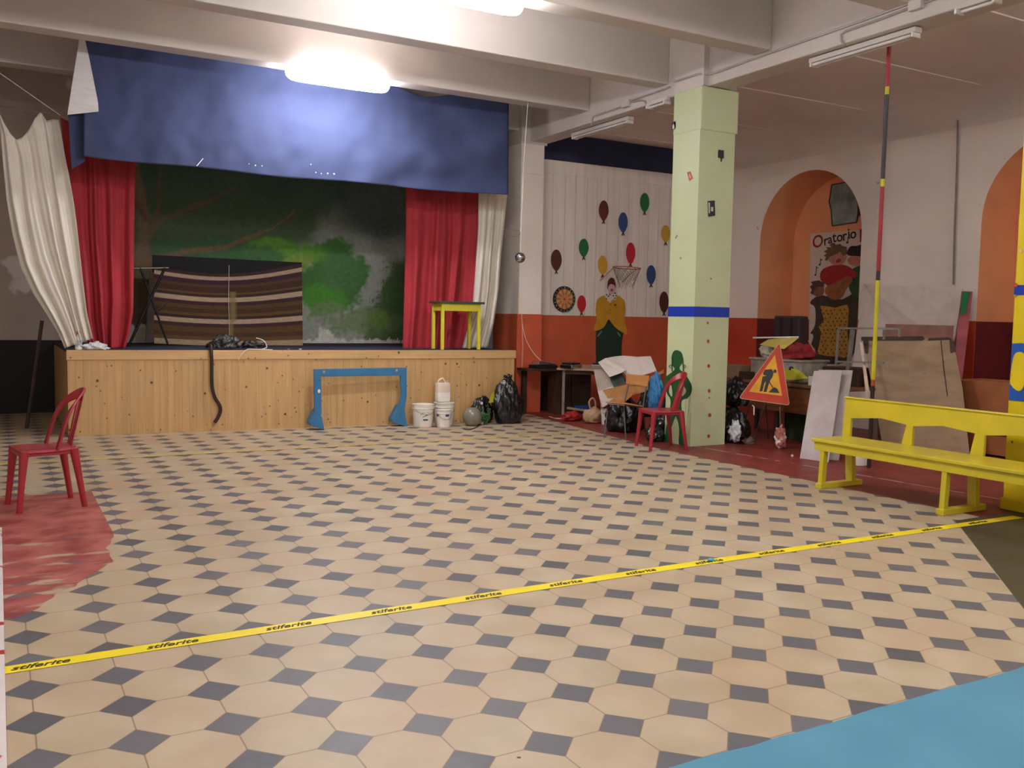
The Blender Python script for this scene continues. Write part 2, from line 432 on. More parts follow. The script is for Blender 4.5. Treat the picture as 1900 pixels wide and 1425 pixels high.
# aisle vault
b = MB(); prof = [(XW, 4.16)]+[(XW-.75+.75*cos(a), 4.16+.36*sin(a)) for a in [radians(q) for q in range(8, 91, 8)]]+[(XB1-.05, 4.53)]
for (xa, za), (xb, zb) in zip(prof, prof[1:]):
    v = [b.bm.verts.new(q) for q in ((xa, -6.6, za), (xb, -6.6, zb), (xb, 9.7, zb), (xa, 9.7, za))]; b.bm.faces.new(v)
struct(b.out('ceiling_aisle', mat('aisle_ceiling_plaster', (232, 222, 214), .85, var=.04, vs=1), smooth=180))
for far in (2.6, 4.32, 6.05, 7.76, 9.5):
    struct(MB().box((XB1, far-.26, 4.512), (XW-.31, far, 4.53)).out('ceiling_beam', mat('aisle_ceiling_plaster', (0, 0, 0))))

# --- pillars
def pillar(y0, y1, x0, x1, mt, z1=ZL, label=None, wid=.03):
    b = MB()
    b.box((x0, y0, 0), (x1, y1, 3.73))
    b.box((x0-.004, y0-.012, 3.72), (x1+wid, y1+.012, z1), bev=.012)
    o = struct(b.out('pillar', mt)); o['label'] = label; return o
PG = pillar(5.07, 5.55, 7.08, 7.62, green_paint, ZL, 'pale green square pillar with a blue line')
struct(MB().box((7.09, 5.05, ZL), (7.60, 5.57, ZS)).out('pillar_head', white_beam))
z0, z1 = 1.545, 1.665
struct(MB().box((7.076, 5.066, z0), (7.624, 5.554, z1)).out('pillar_blue_line', blue_line))
PC = pillar(9.13, 9.92, 7.01, 7.42, white_wall, ZL, 'white and orange pillar at the right end of the stage', 0)
struct(MB().box((6.985, 9.12, 0), (7.435, 9.93, 1.555), bev=.004).out('pillar_orange_base', orange))
struct(MB().box((6.99, 9.11, ZL-.04), (7.46, 9.94, ZL)).out('trim_2', white_beam))
struct(MB().box((7.02, 9.14, ZL), (7.4, 9.92, ZS)).out('pillar_head', white_beam))
PY = pillar(.66, 1.17, 7.08, 7.62, yellow_paint, ZL, 'bright yellow pillar with blue patches at the right edge')
struct(MB().box((7.075, .655, 1.75), (7.625, 1.175, 1.83)).out('pillar_blue_line', blue_line))
b = MB(); yy = [(1.166, 1.36), (1.1, 1.365), (1.0, 1.36), (.9, 1.35), (.8, 1.36), (.666, 1.36), (.666, .90), (1.166, .90)]
# blue field with a round yellow window
outer = [V((7.077, y_, z_)) for y_, z_ in yy]
b.prism(outer, (-.003, 0, 0)); struct(b.out('pillar_blue_patch', blue_pillar))
el = cr([V((7.0735, 1.163, 1.08)), V((7.0735, 1.14, 1.27)), V((7.0735, 1.06, 1.28)), V((7.0735, 1.035, 1.15)), V((7.0735, 1.05, 1.02)), V((7.0735, 1.09, .98)), V((7.0735, 1.15, 1.02))], 6)
struct(MB().prism(el, (-.002, 0, 0)).out('pillar_yellow_oval', yellow_paint))
struct(MB().box((7.065, .645, 0), (7.635, 1.19, .10), bev=.012).out('baseboard_pillar', yellow_paint))
# white post strip on the floor at the far left edge
struct(MB().box((-.6, -3.0, 0), (-.09, 3.75, .012)).out('trim_3', mat('white_floor_border', (214, 204, 200), .6, var=.04, spots=((170, 40, 44), 6, .6))))

# conduits on the long beam
def conduit(pts, r, label, mt=None):
    o = MB().tube(pts, r, 6).out('conduit_pipe', mt or mat('conduit_grey', (176, 166, 164), .5), base=pts[0], smooth=60); return tag(o, label, 'pipe')
xb = XB0-.016
def bx(x, y, X=None): p = ox(x, y, X or xb); return p
P = [bx(973, 271)+V((0, 0, .35)), bx(1150, 195)]
def run(pxs, X=None): return [bx(x, y, X) for x, y in pxs]
conduit(run([(1166, 188), (1235, 165), (1243, 161)]), .011, 'grey conduit on the long beam between the junction box and the green pillar')
conduit(run([(1250, 152), (1290, 139), (1297, 137)], 7.075)+run([(1320, 137), (1330, 134), (1400, 108), (1500, 73), (1600, 38), (1690, 5)]), .012, 'long grey conduit on the beam running right from the green pillar')
conduit(run([(1152, 199), (1100, 217), (1099, 224), (1097, 232)]), .011, 'bent grey conduit on the beam left of the junction box')
conduit(run([(1168, 190), (1190, 186), (1197, 188), (1200, 196)]), .010, 'short hooked conduit dropping to the small lamp above the plank wall')
conduit(run([(1690, 14), (1640, 33), (1600, 47), (1569, 58), (1560, 64), (1561, 76), (1568, 84)]), .010, 'looping conduit dropping to the long unlit lamp over the pole')
conduit(run([(1712, 6), (1770, -14)]), .012, 'conduit on the beam beside the junction box at the upper right edge')
for x, y, l in ((1161, 192, 'grey junction box on the beam left of the green pillar'), (1700, 8, 'junction box on the beam at the upper right')):
    p = bx(x, y, XB0-.03); tag(MB().box(p-V((.03, .07, .05)), p+V((.03, .07, .05)), bev=.01).out('junction_box', white_beam, base=p), l, 'junction box')
# unlit batten lamps under the long beam
def batten(a, b_, label, big=True):
    a, b_ = V(a), V(b_); t = thing('batten_lamp', label, 'lamp', a, 'unlit fluorescent battens under the beam')
    MB().bar(a+V((0, 0, .035)), b_+V((0, 0, .035)), .10 if big else .06, .05).out('housing', white_beam, t, bevel=.006)
    d = (b_-a).normalized()
    tubes = (-.035, .035) if big else (0,)
    for k in tubes:
        MB().tube([a+V((k, 0, -.01))+d*.05, b_+V((k, 0, -.01))-d*.05], .016, 10).out('fluorescent_tube', mat('unlit_tube', (222, 216, 214), .25), t, smooth=60)
    for e in (a+d*.03, b_-d*.03):
        MB().box(e-V((.055, .012, .03)), e+V((.055, .012, .012))).out('end_cap', white_plastic, t, bevel=.004)
    return t
batten((7.30, 3.62, 4.15), (7.30, 2.36, 4.15), 'long unlit batten lamp under the beam above the striped pole')
batten((7.36, 8.20, 4.15), (7.36, 6.80, 4.15), 'long unlit batten lamp under the beam beside the white pillar')
batten((7.12, 6.12, 4.17), (7.12, 5.72, 4.17), 'small unlit lamp just left of the green pillar head', False)
batten((7.12, 1.86, 4.17), (7.12, 1.46, 4.17), 'small unlit lamp at the upper right corner of the photo', False)

# ------------------------------------------------------------------ lit ceiling lamps, some of them added fill
glow = mat('lit_diffuser', (244, 243, 245), .5, emit=LAMP_POWER, var=0)
glow_dim = mat('lit_diffuser_dimmed', (244, 243, 245), .5, emit=LAMP_POWER*.66, var=0)  # emission turned down to balance the light levels
glow_weak = mat('lit_diffuser_weak', (244, 243, 245), .5, emit=LAMP_POWER*.42, var=0)  # lowest emission, set to even out near and far light
def ceiling_lamp(x0, x1, y, label, glow=glow):
    t = thing('ceiling_lamp', label, 'lamp', ((x0+x1)/2, y, ZB), 'lit ceiling lamps')
    MB().box((x0+.2, y-.07, ZB-.05), (x1-.2, y+.07, ZB), bev=.01).out('base_plate', white_beam, t)
    b = MB(); L_ = (x1-x0)/2; cx = (x0+x1)/2
    def fn(u, v):
        a = 2*pi*u; c = v*pi/2
        # capsule-shaped shade
        ex = abs(cos(a))**.35*(1 if cos(a) > 0 else -1); ey = sin(a)
        k = sin(c)**.7 if c > 0 else 0
        return V((cx+ex*L_*(.9+.1*k) * (k**.12 if k > 0 else 0), y+ey*.12*k, ZB-.05-.10*cos(c)))
    b.grid(fn, 40, 10)
    b.out('diffuser', glow, t, smooth=180)
    return t
LX = (2.92, 4.22)
ceiling_lamp(*LX, 7.585, 'glowing fluorescent ceiling lamp in front of the blue valance', glow_dim)
ceiling_lamp(3.08, 4.16, 4.16, 'glowing fluorescent ceiling lamp cut by the top edge of the photo')
ceiling_lamp(*LX, .75, 'lit ceiling lamp above the yellow tape', glow_weak)
ceiling_lamp(*LX, -2.7, 'lit ceiling lamp behind the viewpoint', glow_weak)
ceiling_lamp(-1.9, -.6, .75, 'added fill lamp to the left of the viewpoint', glow_weak)  # added fill light, no lamp known in this bay
ceiling_lamp(-1.9, -.6, -2.7, 'added fill lamp behind and left of the viewpoint', glow_weak)  # second fill light of the same invented row
ceiling_lamp(*LX, -5.6, 'added fill lamp near the wall behind the viewpoint', glow_weak)  # extra lamp added to lift the general light level
ZB_ = ZB; ZB = 4.53
ceiling_lamp(8.8, 10.0, -1.9, 'added fill lamp out of view in the side aisle', glow_dim)  # lamp added out of view to brighten the dim aisle
ZB = ZB_
exec_parts = True

# ------------------------------------------------------------------ tapes on the floor
t = thing('floor_tape', 'yellow printed tape running across the tiled floor in the foreground', 'tape', (3, .93, 0))
b = MB(); xs = [-.6+.3*k for k in range(27)]
pts = [(x, .925+.035*sin(pi*min(max((x)/6.9, 0), 1))) for x in xs if x <= 7.1]
def strip(pts, w_, z=.0025):
    q = MB(); n = len(pts)
    L_ = [q.bm.verts.new((x, y-w_/2, z)) for x, y in pts]; R_ = [q.bm.verts.new((x, y+w_/2, z)) for x, y in pts]
    for i in range(n-1): q.bm.faces.new((L_[i], L_[i+1], R_[i+1], R_[i]))
    return q
strip(pts, .088).out('tape_band', mat('yellow_tape', (244, 220, 40), .35, var=.03), t, solid=.001)
tx = mat('black_print', (52, 40, 24), .6)
for x in [.04+.529*k for k in range(-1, 13)]:
    yc = .925+.035*sin(pi*min(max(x/6.9, 0), 1))
    lettering('stiferite', .066, tx, Matrix.Translation((x, yc, .0036))@Matrix.Scale(1.08, 4, (1, 0, 0)), t, shear=.35, off=.0012)
t = thing('floor_tape', 'thin worn yellow tape line on the floor near the stage', 'tape', (3, 6.65, 0))
random.seed(3); x = -.6
while x < 6.68:
    l_ = random.uniform(.5, 1.4); e = min(x+l_, 6.68)
    yc = lambda q: 6.68-.07*max(0, (q-1))/5.6
    strip([(x, yc(x)), (e, yc(e))], .040).out('tape_piece', mat('worn_yellow_tape', (226, 196, 80), .5, var=.2, vs=8), t, solid=.001); x = e+random.uniform(0, .12)
tag(MB().ball((3.77, .965, .012), .016, 10, (1.6, 1, .6)).out('wrapper_scrap', mat('blue_scrap', (90, 170, 210), .4), base=(3.77, .965, 0)), 'tiny blue wrapper scrap lying on the yellow tape', 'litter')

# ------------------------------------------------------------------ stage
sg = thing('stage', 'raised stage clad in varnished pine boards', 'stage', (3.5, 8.5, 0))
A0, A1 = V((.62, 8.62, 0)), V((6.47, 8.28, 0)); ZT = 1.02
dirf = (A1-A0).normalized(); nrm = V((dirf.y, -dirf.x, 0))
def fr(s, z, off=0): return A0+dirf*s+nrm*off+V((0, 0, z))
Ls = (A1-A0).length
b = MB(); s = 0; i = 0
while s < Ls:
    e = min(s+.085, Ls)
    v0 = [fr(s+.0007, 0, 0), fr(e-.0007, 0, 0), fr(e-.0007, .91, 0), fr(s+.0007, .91, 0)]
    b.prism(v0, -nrm*.02); s = e
b.out('front_panel', pine, sg)
MB().prism([fr(0, 0, -.012), fr(Ls, 0, -.012), fr(Ls, .95, -.012), fr(0, .95, -.012)], -nrm*.03).out('backing_board', dark_wood, sg)
MB().prism([fr(-.01, .905, .012), fr(Ls+.02, .905, .012), fr(Ls+.02, ZT, .012), fr(-.01, ZT, .012)], -nrm*.09).out('edge_board', pine_edge, sg, bevel=.004)
q = fr(0, 0, -.02)
MB().box((A0.x, A0.y+.02, 0), (A0.x+.03, 11.5, ZT-.03)).out('side_panel', pine, sg)
MB().prism([fr(0, ZT-.03, -.075), fr(Ls, ZT-.03, -.075), V((6.47, 11.5, ZT-.03)), V((A0.x, 11.5, ZT-.03))], (0, 0, .028)).out('stage_floor', stage_cloth, sg)

# painted backdrop --------------------------------------------------------
def nz(x, y, s=1., o=0): return noise.noise(V((x*s, y*s, o)))
def seg(px, py, pts):
    best = 1e9; tt = 0
    for (x0, y0, r0), (x1, y1, r1) in zip(pts, pts[1:]):
        dx, dy = x1-x0, y1-y0; t_ = max(0, min(1, ((px-x0)*dx+(py-y0)*dy)/(dx*dx+dy*dy)))
        d = math.hypot(px-x0-t_*dx, py-y0-t_*dy)/(r0+(r1-r0)*t_)
        best = min(best, d)
    return best
def sm(a, b_, x): t_ = max(0, min(1, (x-a)/(b_-a))); return t_*t_*(3-2*t_)
def mixc(a, b_, t_): return tuple(p+(q_-p)*t_ for p, q_ in zip(a, b_))
YD = 11.35
def bd_col(co):
    # picture coordinates of the painting: metres -> painted layout
    x = 250+(co.x-1.62)/(6.25-1.62)*500; y = 300+(3.62-co.z)/(3.62-1.02)*336
    n = nz(x, y, .02)*14+nz(x, y, .06, 3)*7; n2 = nz(x, y, .012, 9); n3 = nz(x, y, .15, 5)
    c = (150, 156, 146)                                   # pale sky
    # dark foliage over the upper part
    c = mixc(c, (62, 84, 56), sm(30, -30, (x-560)+(y-400)*.5+n*1.5) * 1.0)
    c = mixc(c, (86, 100, 92), sm(-20, 90, x-560+n)*sm(440, 380, y+n))
    c = mixc(c, (52, 76, 66), sm(40, -40, y-350+n)*sm(60, -60, x-640+n)*.8)
    # mid green band and crown
    def blob(cx, cy, rx, ry, k=1.): return sm(1.15, .8, math.hypot((x-cx)/rx, (y-cy)/ry)+n*.03*k+n3*.12)
    c = mixc(c, (64, 112, 52), blob(590, 500, 62, 78)); c = mixc(c, (74, 140, 44), blob(575, 545, 40, 38))
    c = mixc(c, (92, 150, 48), blob(490, 450, 75, 34)*.9); c = mixc(c, (120, 150, 56), blob(525, 465, 30, 20)*.7)
    c = mixc(c, (72, 118, 70), blob(600, 490, 40, 42)*.7)
    c = mixc(c, (56, 96, 60), blob(380, 455, 110, 26)*.8)
    # bush at the lower right
    c = mixc(c, (62, 92, 50), sm(12, -12, (695-x)-(y-470)*.28+n*1.4-10*abs(n3)*3)*sm(440, 470, y)*.95)
    c = mixc(c, (98, 124, 74), blob(655, 590, 70, 34)*.7); c = mixc(c, (108, 140, 54), blob(680, 585, 22, 26)*.6)
    c = mixc(c, (128, 130, 112), blob(580, 570, 34, 26)*.5)
    # trunk and branches
    for pts, col in (([(262, 300, 7), (275, 420, 8), (272, 520, 12), (262, 640, 17)], (112, 92, 68)),
                     ([(280, 480, 7), (340, 455, 5), (400, 445, 4), (440, 425, 4), (480, 400, 2), (520, 360, 1.5)], (118, 90, 66)),
                     ([(284, 420, 5), (300, 398, 4), (360, 360, 3), (420, 328, 2)], (100, 82, 64)),
                     ([(283, 405, 4), (296, 380, 3), (300, 300, 2)], (96, 80, 60)),
                     ([(278, 400, 4), (262, 370, 3), (252, 340, 2)], (92, 72, 56))):
        d = seg(x+n*.25, y+n*.25, pts); c = mixc(c, col, sm(1.6, .7, d)*.85)
    c = mixc(c, (104, 86, 62), sm(262, 250, x)*.8)
    # paint flaked off along the bottom
    ed = 628+nz(x, 0, .09, 2)*10+nz(x, 0, .3, 4)*6
    if x > 560: ed -= 24*sm(600, 570, x)
    if x < 300: ed -= 26*sm(300, 270, x)
    c = mixc(c, (206, 204, 192), 1. if y > ed else 0.)
    k = 1+.10*n3+.06*n2
    return lin(tuple(max(0, min(255, (v*1.12+14)*k)) for v in c))
x0, x1 = 1.2, 6.02
b = MB()
b.grid(lambda u, v: V((x0+(x1-x0)*u, YD+.012*sin(u*23)+.02*sin(u*7), 1.02+2.9*v)), 230, 150)
tag(b.out('backdrop_cloth', vmat('backdrop_paint'), base=(3.5, YD, 1.02), smooth=180, colors=bd_col), 'painted woodland backdrop hanging at the rear of the stage', 'backdrop')
# pale panel right of the backdrop
tag(MB().box((6.0, 11.40, 1.0), (6.9, 11.46, 4.3)).out('stage_flat', mat('grey_flat', (150, 146, 138), .85), base=(6.4, 11.4, 1.0)), 'plain grey panel between the backdrop and the right red curtain', 'panel')

# blanket on a board ------------------------------------------------------
YB = 10.4
t = thing('blanket_screen', 'striped brown blanket hung over a dark board on the stage', 'screen', oz(430, 640, 1.02))
c4 = [oy(283, 473, YB), oy(560, 487, YB), oy(562, 640, YB), oy(284, 641, YB)]
MB().prism([c4[0], c4[1], V((c4[2].x, YB, 1.022)), V((c4[3].x, YB, 1.022))], (0, .03, 0)).out('board', mat('dark_board', (26, 27, 34), .8), t)
def bl_pt(u, v):
    xl = 286+(0)*v; xr = 560+2*v
    yt = 494-1*u+0*u+16*sin(pi*u)**1.0*1; yb = 637+4*u+3*sin(pi*u)
    sag = 9*sin(pi*u)*(1-v)
    y = yt+(yb-yt)*v
    return oy(xl+(xr-xl)*u, y-4*(1-v)*u, YB-.035-.012*sin(u*19+v*3))
NB = 160
b = MB(); cols = {}
STR = [(0, .045, (70, 50, 48)), (.045, .10, (190, 164, 140)), (.10, .16, (72, 48, 58)), (.16, .2, (98, 66, 52)), (.2, .27, (78, 56, 46)), (.27, .30, (110, 82, 54)), (.30, .335, (70, 50, 44)),
       (.335, .395, (192, 168, 144)), (.395, .45, (76, 50, 58)), (.45, .5, (104, 74, 48)), (.5, .56, (84, 62, 44)), (.56, .60, (112, 84, 50)), (.60, .635, (70, 52, 44)),
       (.635, .695, (196, 170, 144)), (.695, .75, (80, 54, 56)), (.75, .82, (108, 78, 46)), (.82, .88, (88, 64, 44)), (.88, .93, (112, 84, 54)), (.93, 1.01, (186, 162, 134))]
rows = []
for j in range(NB+1):
    rows.append([b.bm.verts.new(bl_pt(i/48, j/NB)) for i in range(49)])
for j in range(NB):
    for i in range(48): b.bm.faces.new((rows[j][i], rows[j][i+1], rows[j+1][i+1], rows[j+1][i]))
keys = []
for j in range(NB+1):
    v = j/NB; col = next(c for a, e, c in STR if a <= v < e)
    for i in range(49):
        k = 1+.12*nz(i*.7, j*.4, 1, 3); c = tuple(q_*k for q_ in col)
        u = i/48
        if .50 < u < .535+.02*(1-v) and .25 < v < .92: c = mixc(c, (150, 140, 90), .75)
        keys.append(lin(tuple(min(255, z_) for z_ in c)))
it = iter(keys)
b.bm.verts.ensure_lookup_table()
o = b.out('blanket', vmat('blanket_weave', .95), t, smooth=180, colors=lambda co: (0, 0, 0, 1))
for i, k in enumerate(keys): o.data.color_attributes['paint'].data[i].color = k
tag(MB().tube([oy(425, 492, YB-.06), oy(424, 560, YB-.06), oy(426, 625, YB-.06)], .004, 5).out('cord', rope, base=oy(425, 625, YB-.06)), 'thin cord hanging in front of the striped blanket', 'cord')

# keyboard stand (folding X frame) ------------------------------------------
ks = thing('folding_stand', 'black folding cross-leg stand on the stage by the left red curtain', 'stand', oz(275, 643, 1.02))
Yk = 9.55
for pts, r_ in (([(260, 497), (312, 640)], .014), ([(306, 497), (238, 643)], .018)):
    MB().tube([oy(*p, Yk) for p in pts], r_, 8).out('leg', dark_metal, ks, smooth=60)
    MB().tube([oy(*p, Yk+.32) for p in pts], r_*.8, 8).out('leg', dark_metal, ks, smooth=60)
MB().tube([oy(244, 498, Yk), oy(313, 497, Yk)], .012, 8).out('top_rail', grey_metal, ks, smooth=60)
MB().tube([oy(291, 579, Yk-.02), oy(313, 559, Yk-.02)], .008, 6).out('locking_pin', chrome, ks, smooth=60)
MB().prism([oy(278, 505, Yk+.33), oy(286, 505, Yk+.33), oy(286, 634, Yk+.33), oy(270, 634, Yk+.33)], (0, .03, 0)).out('rear_post', dark_wood, ks)

# curtains ------------------------------------------------------------------
def cloth(name, mt, Y, left, right, top=None, bot=None, folds=9, amp=.05, nu=120, nv=60, label=None, cat='curtain', grow=.3, ph=0., yslope=0., solid=.004, gather=0, base=None):
    """hanging sheet between two surveyed side edges; folds push it towards and away from the hall"""
    b = MB()
    def fn(u, v):
        lx, ly = ip(left, v); rx, ry = ip(right, v)
        x = lx+(rx-lx)*u; y = ly+(ry-ly)*u
        if top: y += ip(top, u)[0]*(1-v)**1.5
        if bot: y += ip(bot, u)[0]*v**3
        uu = u+.03*sin(u*9+ph)+.012*sin(v*5+u*14)
        a = amp*(grow+(1-grow)*min(1, v*1.6+.15))
        d = a*(sin(uu*folds*2*pi+ph)+.35*sin(uu*folds*4.7*pi+1.3+v))
        d += amp*.4*nz(u*6, v*2.5, 1, ph)
        return oy(x, y, Y+d+yslope*u)
    b.grid(fn, nu, nv)
    o = b.out(name, mt, base=base or oy(*ip(left, 1), Y), smooth=180, solid=solid)
    return tag(o, label, cat)
cloth('curtain', white_cloth, 8.72, [(-14, 190), (0, 240), (5, 300), (12, 370), (22, 430), (38, 495), (62, 545), (88, 585), (108, 618), (120, 646)],
      [(109, 222), (113, 245), (121, 290), (129, 330), (136, 370), (142, 415), (148, 470), (154, 525), (161, 580), (172, 628)],
      top=[(0,), (14,), (34,), (50,), (58,), (50,), (34,), (10,), (-6,), (8,), (2,), (0,)], folds=4.5, amp=.036, label='long white curtain at the left end of the stage, swept to the right', ph=.5)
cloth('curtain', red_cloth, 9.2, [(112, 218), (122, 300), (128, 400), (140, 500), (150, 580), (165, 646)],
      [(252, 286), (250, 350), (249, 430), (248, 520), (247, 580), (240, 620), (232, 646)], folds=3.5, amp=.05, label='red curtain on the left side of the stage', ph=2.1)
cloth('curtain', red_cloth, 9.15, [(753, 345), (753, 420), (751, 500), (749, 580), (747, 648)], [(890, 352), (889, 430), (884, 500), (878, 560), (866, 652)],
      folds=3.6, amp=.06, label='red curtain on the right side of the stage behind the yellow table', ph=.9)
cloth('curtain', white_cloth, 8.95, [(888, 352), (887, 420), (882, 500), (876, 580), (857, 646)], [(942, 352), (937, 400), (930, 470), (925, 540), (916, 600), (904, 645)],
      folds=2.6, amp=.05, label='white curtain at the right end of the stage', ph=1.6)
# blue valance and its side pieces
YV = 8.38
b = MB()
def vfn(u, v):
    tl, tr = (157, 70), (944, 190); bl_, br = (155, 290), (943, 363)
    tx_, ty = tl[0]+(tr[0]-tl[0])*u, tl[1]+(tr[1]-tl[1])*u
    s_ = max(0, 1-abs((u-.80)/.085)); ty += 13*s_*s_*(3-2*s_)
    bx_, by = bl_[0]+(br[0]-bl_[0])*u, bl_[1]+(br[1]-bl_[1])*u
    by += 3*sin(pi*u)+1.5*sin(u*17)
    x = tx_+(bx_-tx_)*v; y = ty+(by-ty)*v
    # diagonal drag folds from the sag towards the lower right
    q_ = (x-560)*.55+(y-140)*.84
    d = .028*sin(q_*.045+nz(x, y, .006)*5)*sm(.35, .75, u)+.05*nz(x, y, .010, 1)+.018*nz(x, y, .03, 6)+.010*sin(x*.06+y*.02)*v
    r_ = math.hypot(x-960, y-150); d += .045*sin(r_*.05)*sm(.55, .95, u)*sm(0, .4, v)
    return oy(x, y, YV+d)
b.grid(vfn, 200, 60)
vl = thing('stage_valance', 'wide blue cloth valance hanging across the top of the stage', 'valance', (3.6, YV, 3.26))
b.out('valance_cloth', blue_cloth, vl, smooth=180, solid=.004)
MB().box((.75, YV+.03, 4.66), (6.45, YV+.07, 4.70)).out('support_rail', dark_wood, vl)
for x_ in (.9, 2.6, 4.4, 6.3): MB().bar((x_, YV+.05, 4.70), (x_, YV+.05, ZS), .02).out('hanger', dark_metal, vl)
MB().prism([oy(*p, YV+.10) for p in ((126, 205), (157, 205), (157, 300), (133, 314))], (0, .005, 0)).out('side_flap', blue_cloth, vl)
MB().prism([oy(*p, YV-.045) for p in ((147, 74), (158, 74), (166, 110), (174, 150), (182, 190), (183, 207), (155, 210), (125, 213), (133, 160))], (0, .004, 0)).out('turned_corner', lining, vl)['label'] = 'white lining of the turned corner'
for k, (x, y, r_) in enumerate([(462, 304, .007), (474, 307, .009), (486, 308, .008), (577, 305, .008), (586, 320, .009), (596, 322, .008), (608, 322, .011), (620, 323, .011)]):
    MB().ball(oy(x, y, YV-.055), r_, 8).out('pin', mat('shiny_pin', (240, 240, 240), .3), vl)
MB().bar(oy(365, 308, YV-.06), oy(377, 294, YV-.06), .008).out('pin', mat('shiny_pin', (240, 240, 240), .3), vl)
# curtain wire + cord
tag(MB().tube([oy(-20, 194, 8.7), oy(40, 203, 8.7), oy(78, 208, 8.7), oy(113, 210, 8.7)], .007, 6).out('curtain_wire', grey_metal, base=oy(113, 210, 8.7)), 'thin rail carrying the left white curtain', 'rail')
tag(MB().tube([oy(-20, 122, 8.6), oy(112, 214, 8.6)], .004, 5).out('guy_cord', rope, base=oy(112, 214, 8.6)), 'pale cord slanting down to the end of the curtain rail', 'cord')
tag(MB().tube([oy(78, 595, 9.6), oy(63, 700, 9.6), oy(78, 595, 9.6).lerp(oy(63, 700, 9.6), oy(78, 595, 9.6).z/(oy(78, 595, 9.6).z-oy(63, 700, 9.6).z))], .022, 8).out('prop_pole', mat('dark_pole', (58, 42, 38), .5), base=oy(47, 775, 9.6)), 'dark slanting pole below the left white curtain', 'pole')

# table on stage --------------------------------------------------------------
t = thing('side_table', 'small yellow table with a dark green top standing on the stage', 'table', (5.72, 8.70, 1.022))
X0, X1, Y0, Y1 = 5.40, 6.03, 8.50, 8.86
MB().box((X0-.03, Y0-.03, 1.68), (X1+.04, Y1+.03, 1.71), bev=.004).out('table_top', mat('dark_green_top', (58, 74, 58), .4), t)
ytab = mat('table_yellow_paint', (222, 212, 60), .4, var=.04)
MB().box((X0+.01, Y0+.01, 1.575), (X1-.01, Y1-.01, 1.68)).out('apron', ytab, t, bevel=.003)
for x in (X0+.025, X1-.025):
    for y in (Y0+.025, Y1-.025): MB().bar((x, y, 1.023), (x, y, 1.66), .042).out('leg', ytab, t, bevel=.003)

# things at the stage edge ------------------------------------------------------
pb = oz(146, 650, ZT) if False else V((.80, 8.70, 1.035))
pb = at(146, 648, (.80, 8.72)); pb.z = 1.022
t = thing('spray_bottle', 'white cleaning bottle with a red cap at the left corner of the stage', 'bottle', pb)
MB().lathe([(.0, 0), (.038, .002), (.04, .02), (.04, .12), (.034, .15), (.016, .175), (.014, .19), (0, .19)], pb, 20).out('bottle_body', white_plastic, t, smooth=50)
MB().lathe([(.018, .185), (.02, .19), (.018, .225), (0, .228)], pb, 16).out('cap', red_plastic, t, smooth=50)
MB().lathe([(.0405, .035), (.0412, .04), (.0412, .11), (.0405, .115)], pb, 20).out('label_band', mat('bottle_label', (190, 196, 206), .5, var=.3, vs=40), t)
pc = pb+V((.17, .02, 0))
def crumple(seed, a=.25, f=2.2, flat=None):
    def fn(p):
        n = 1+a*noise.noise(p*f+V((seed, seed, 0)))+a*.5*noise.noise(p*f*2.6+V((0, seed, seed)))
        q_ = p*n
        if flat is not None and q_.z < flat: q_.z = flat+(q_.z-flat)*.12
        return q_
    return fn
o = MB().ball(pc+V((0, 0, .03)), .11, sc=(1.25, .7, .5), fn=crumple(4, .5, 2, -.5), ico=4).out('plastic_bag', mat('thin_white_bag', (214, 216, 220), .35, var=.1, vs=12, bump=.5), base=pc, smooth=180)
tag(o, 'crumpled white plastic bag lying beside the cleaning bottle', 'bag')
def frs(px, py): return at(px, py, (fr(((px-120)/832)*Ls, 0, .03)))
# black pipe hanging over the stage edge
hp = [(384, 640), (386, 637), (394, 641), (392, 655), (393, 672), (393, 700), (394, 720), (399, 738), (407, 751), (409, 762), (405, 774), (398, 784)]
def fpt(px, py, off=.05):
    # point on the stage front plane (shifted by off)
    d = ray(px, py); n_ = nrm; p0 = A0+nrm*off; k = (p0-CAM).dot(n_)/d.dot(n_); return CAM+k*d
pts = [at(px, py, (fpt(px, 700, -.25)))+V((0, 0, 0)) for px, py in hp[:1]]
pts = [fpt(384, 643, -.2), fpt(386, 640, -.1), fpt(391, 641, .01)]+[fpt(x, y, .045) for x, y in hp[3:]]
hz = cr(pts, 5, False)
tag(MB().tube(hz, .022, 10).out('hose', mat('dark_brown_hose', (52, 32, 32), .35), base=hz[-1], smooth=180), 'dark hose hanging down over the stage front', 'hose')
# clear crumpled bag and lamp-like bundle on the stage
pa = fpt(418, 645, -.25); pa.z = 1.022
o = MB().ball(pa+V((0, 0, .075)), .15, sc=(1.0, .7, .65), fn=crumple(9, .7, 2.2, -.55), ico=4).out('plastic_bundle', mat('dark_clear_plastic', (58, 60, 62), .12, var=.3, vs=14, bump=1., spec=1.), base=pa, smooth=180)
tag(o, 'shiny crumpled clear plastic on the stage edge above the hose', 'plastic wrap')
pa = fpt(470, 645, -.2); pa.z = 1.022
o = MB().ball(pa+V((0, 0, .05)), .09, sc=(1.5, .7, .6), fn=crumple(19, .7, 2.5, -.5), ico=4).out('cable_bundle', mat('dark_bundle', (40, 38, 42), .3, bump=.6), base=pa, smooth=180)
tag(o, 'small dark tangle on the stage beside the pale cord', 'bundle')
pts = cr([fpt(475, 627, -.2), fpt(489, 632, -.19), fpt(495, 644, -.15), fpt(487, 648, -.08), fpt(505, 649, -.05), fpt(470, 648, .0), fpt(458, 649, .015), fpt(448, 658, .03), fpt(442, 668, .03)], 5, False)
tag(MB().tube(pts, .006, 6).out('cord', rope, base=pts[0], smooth=180), 'pale looped cord on the stage edge', 'cord')
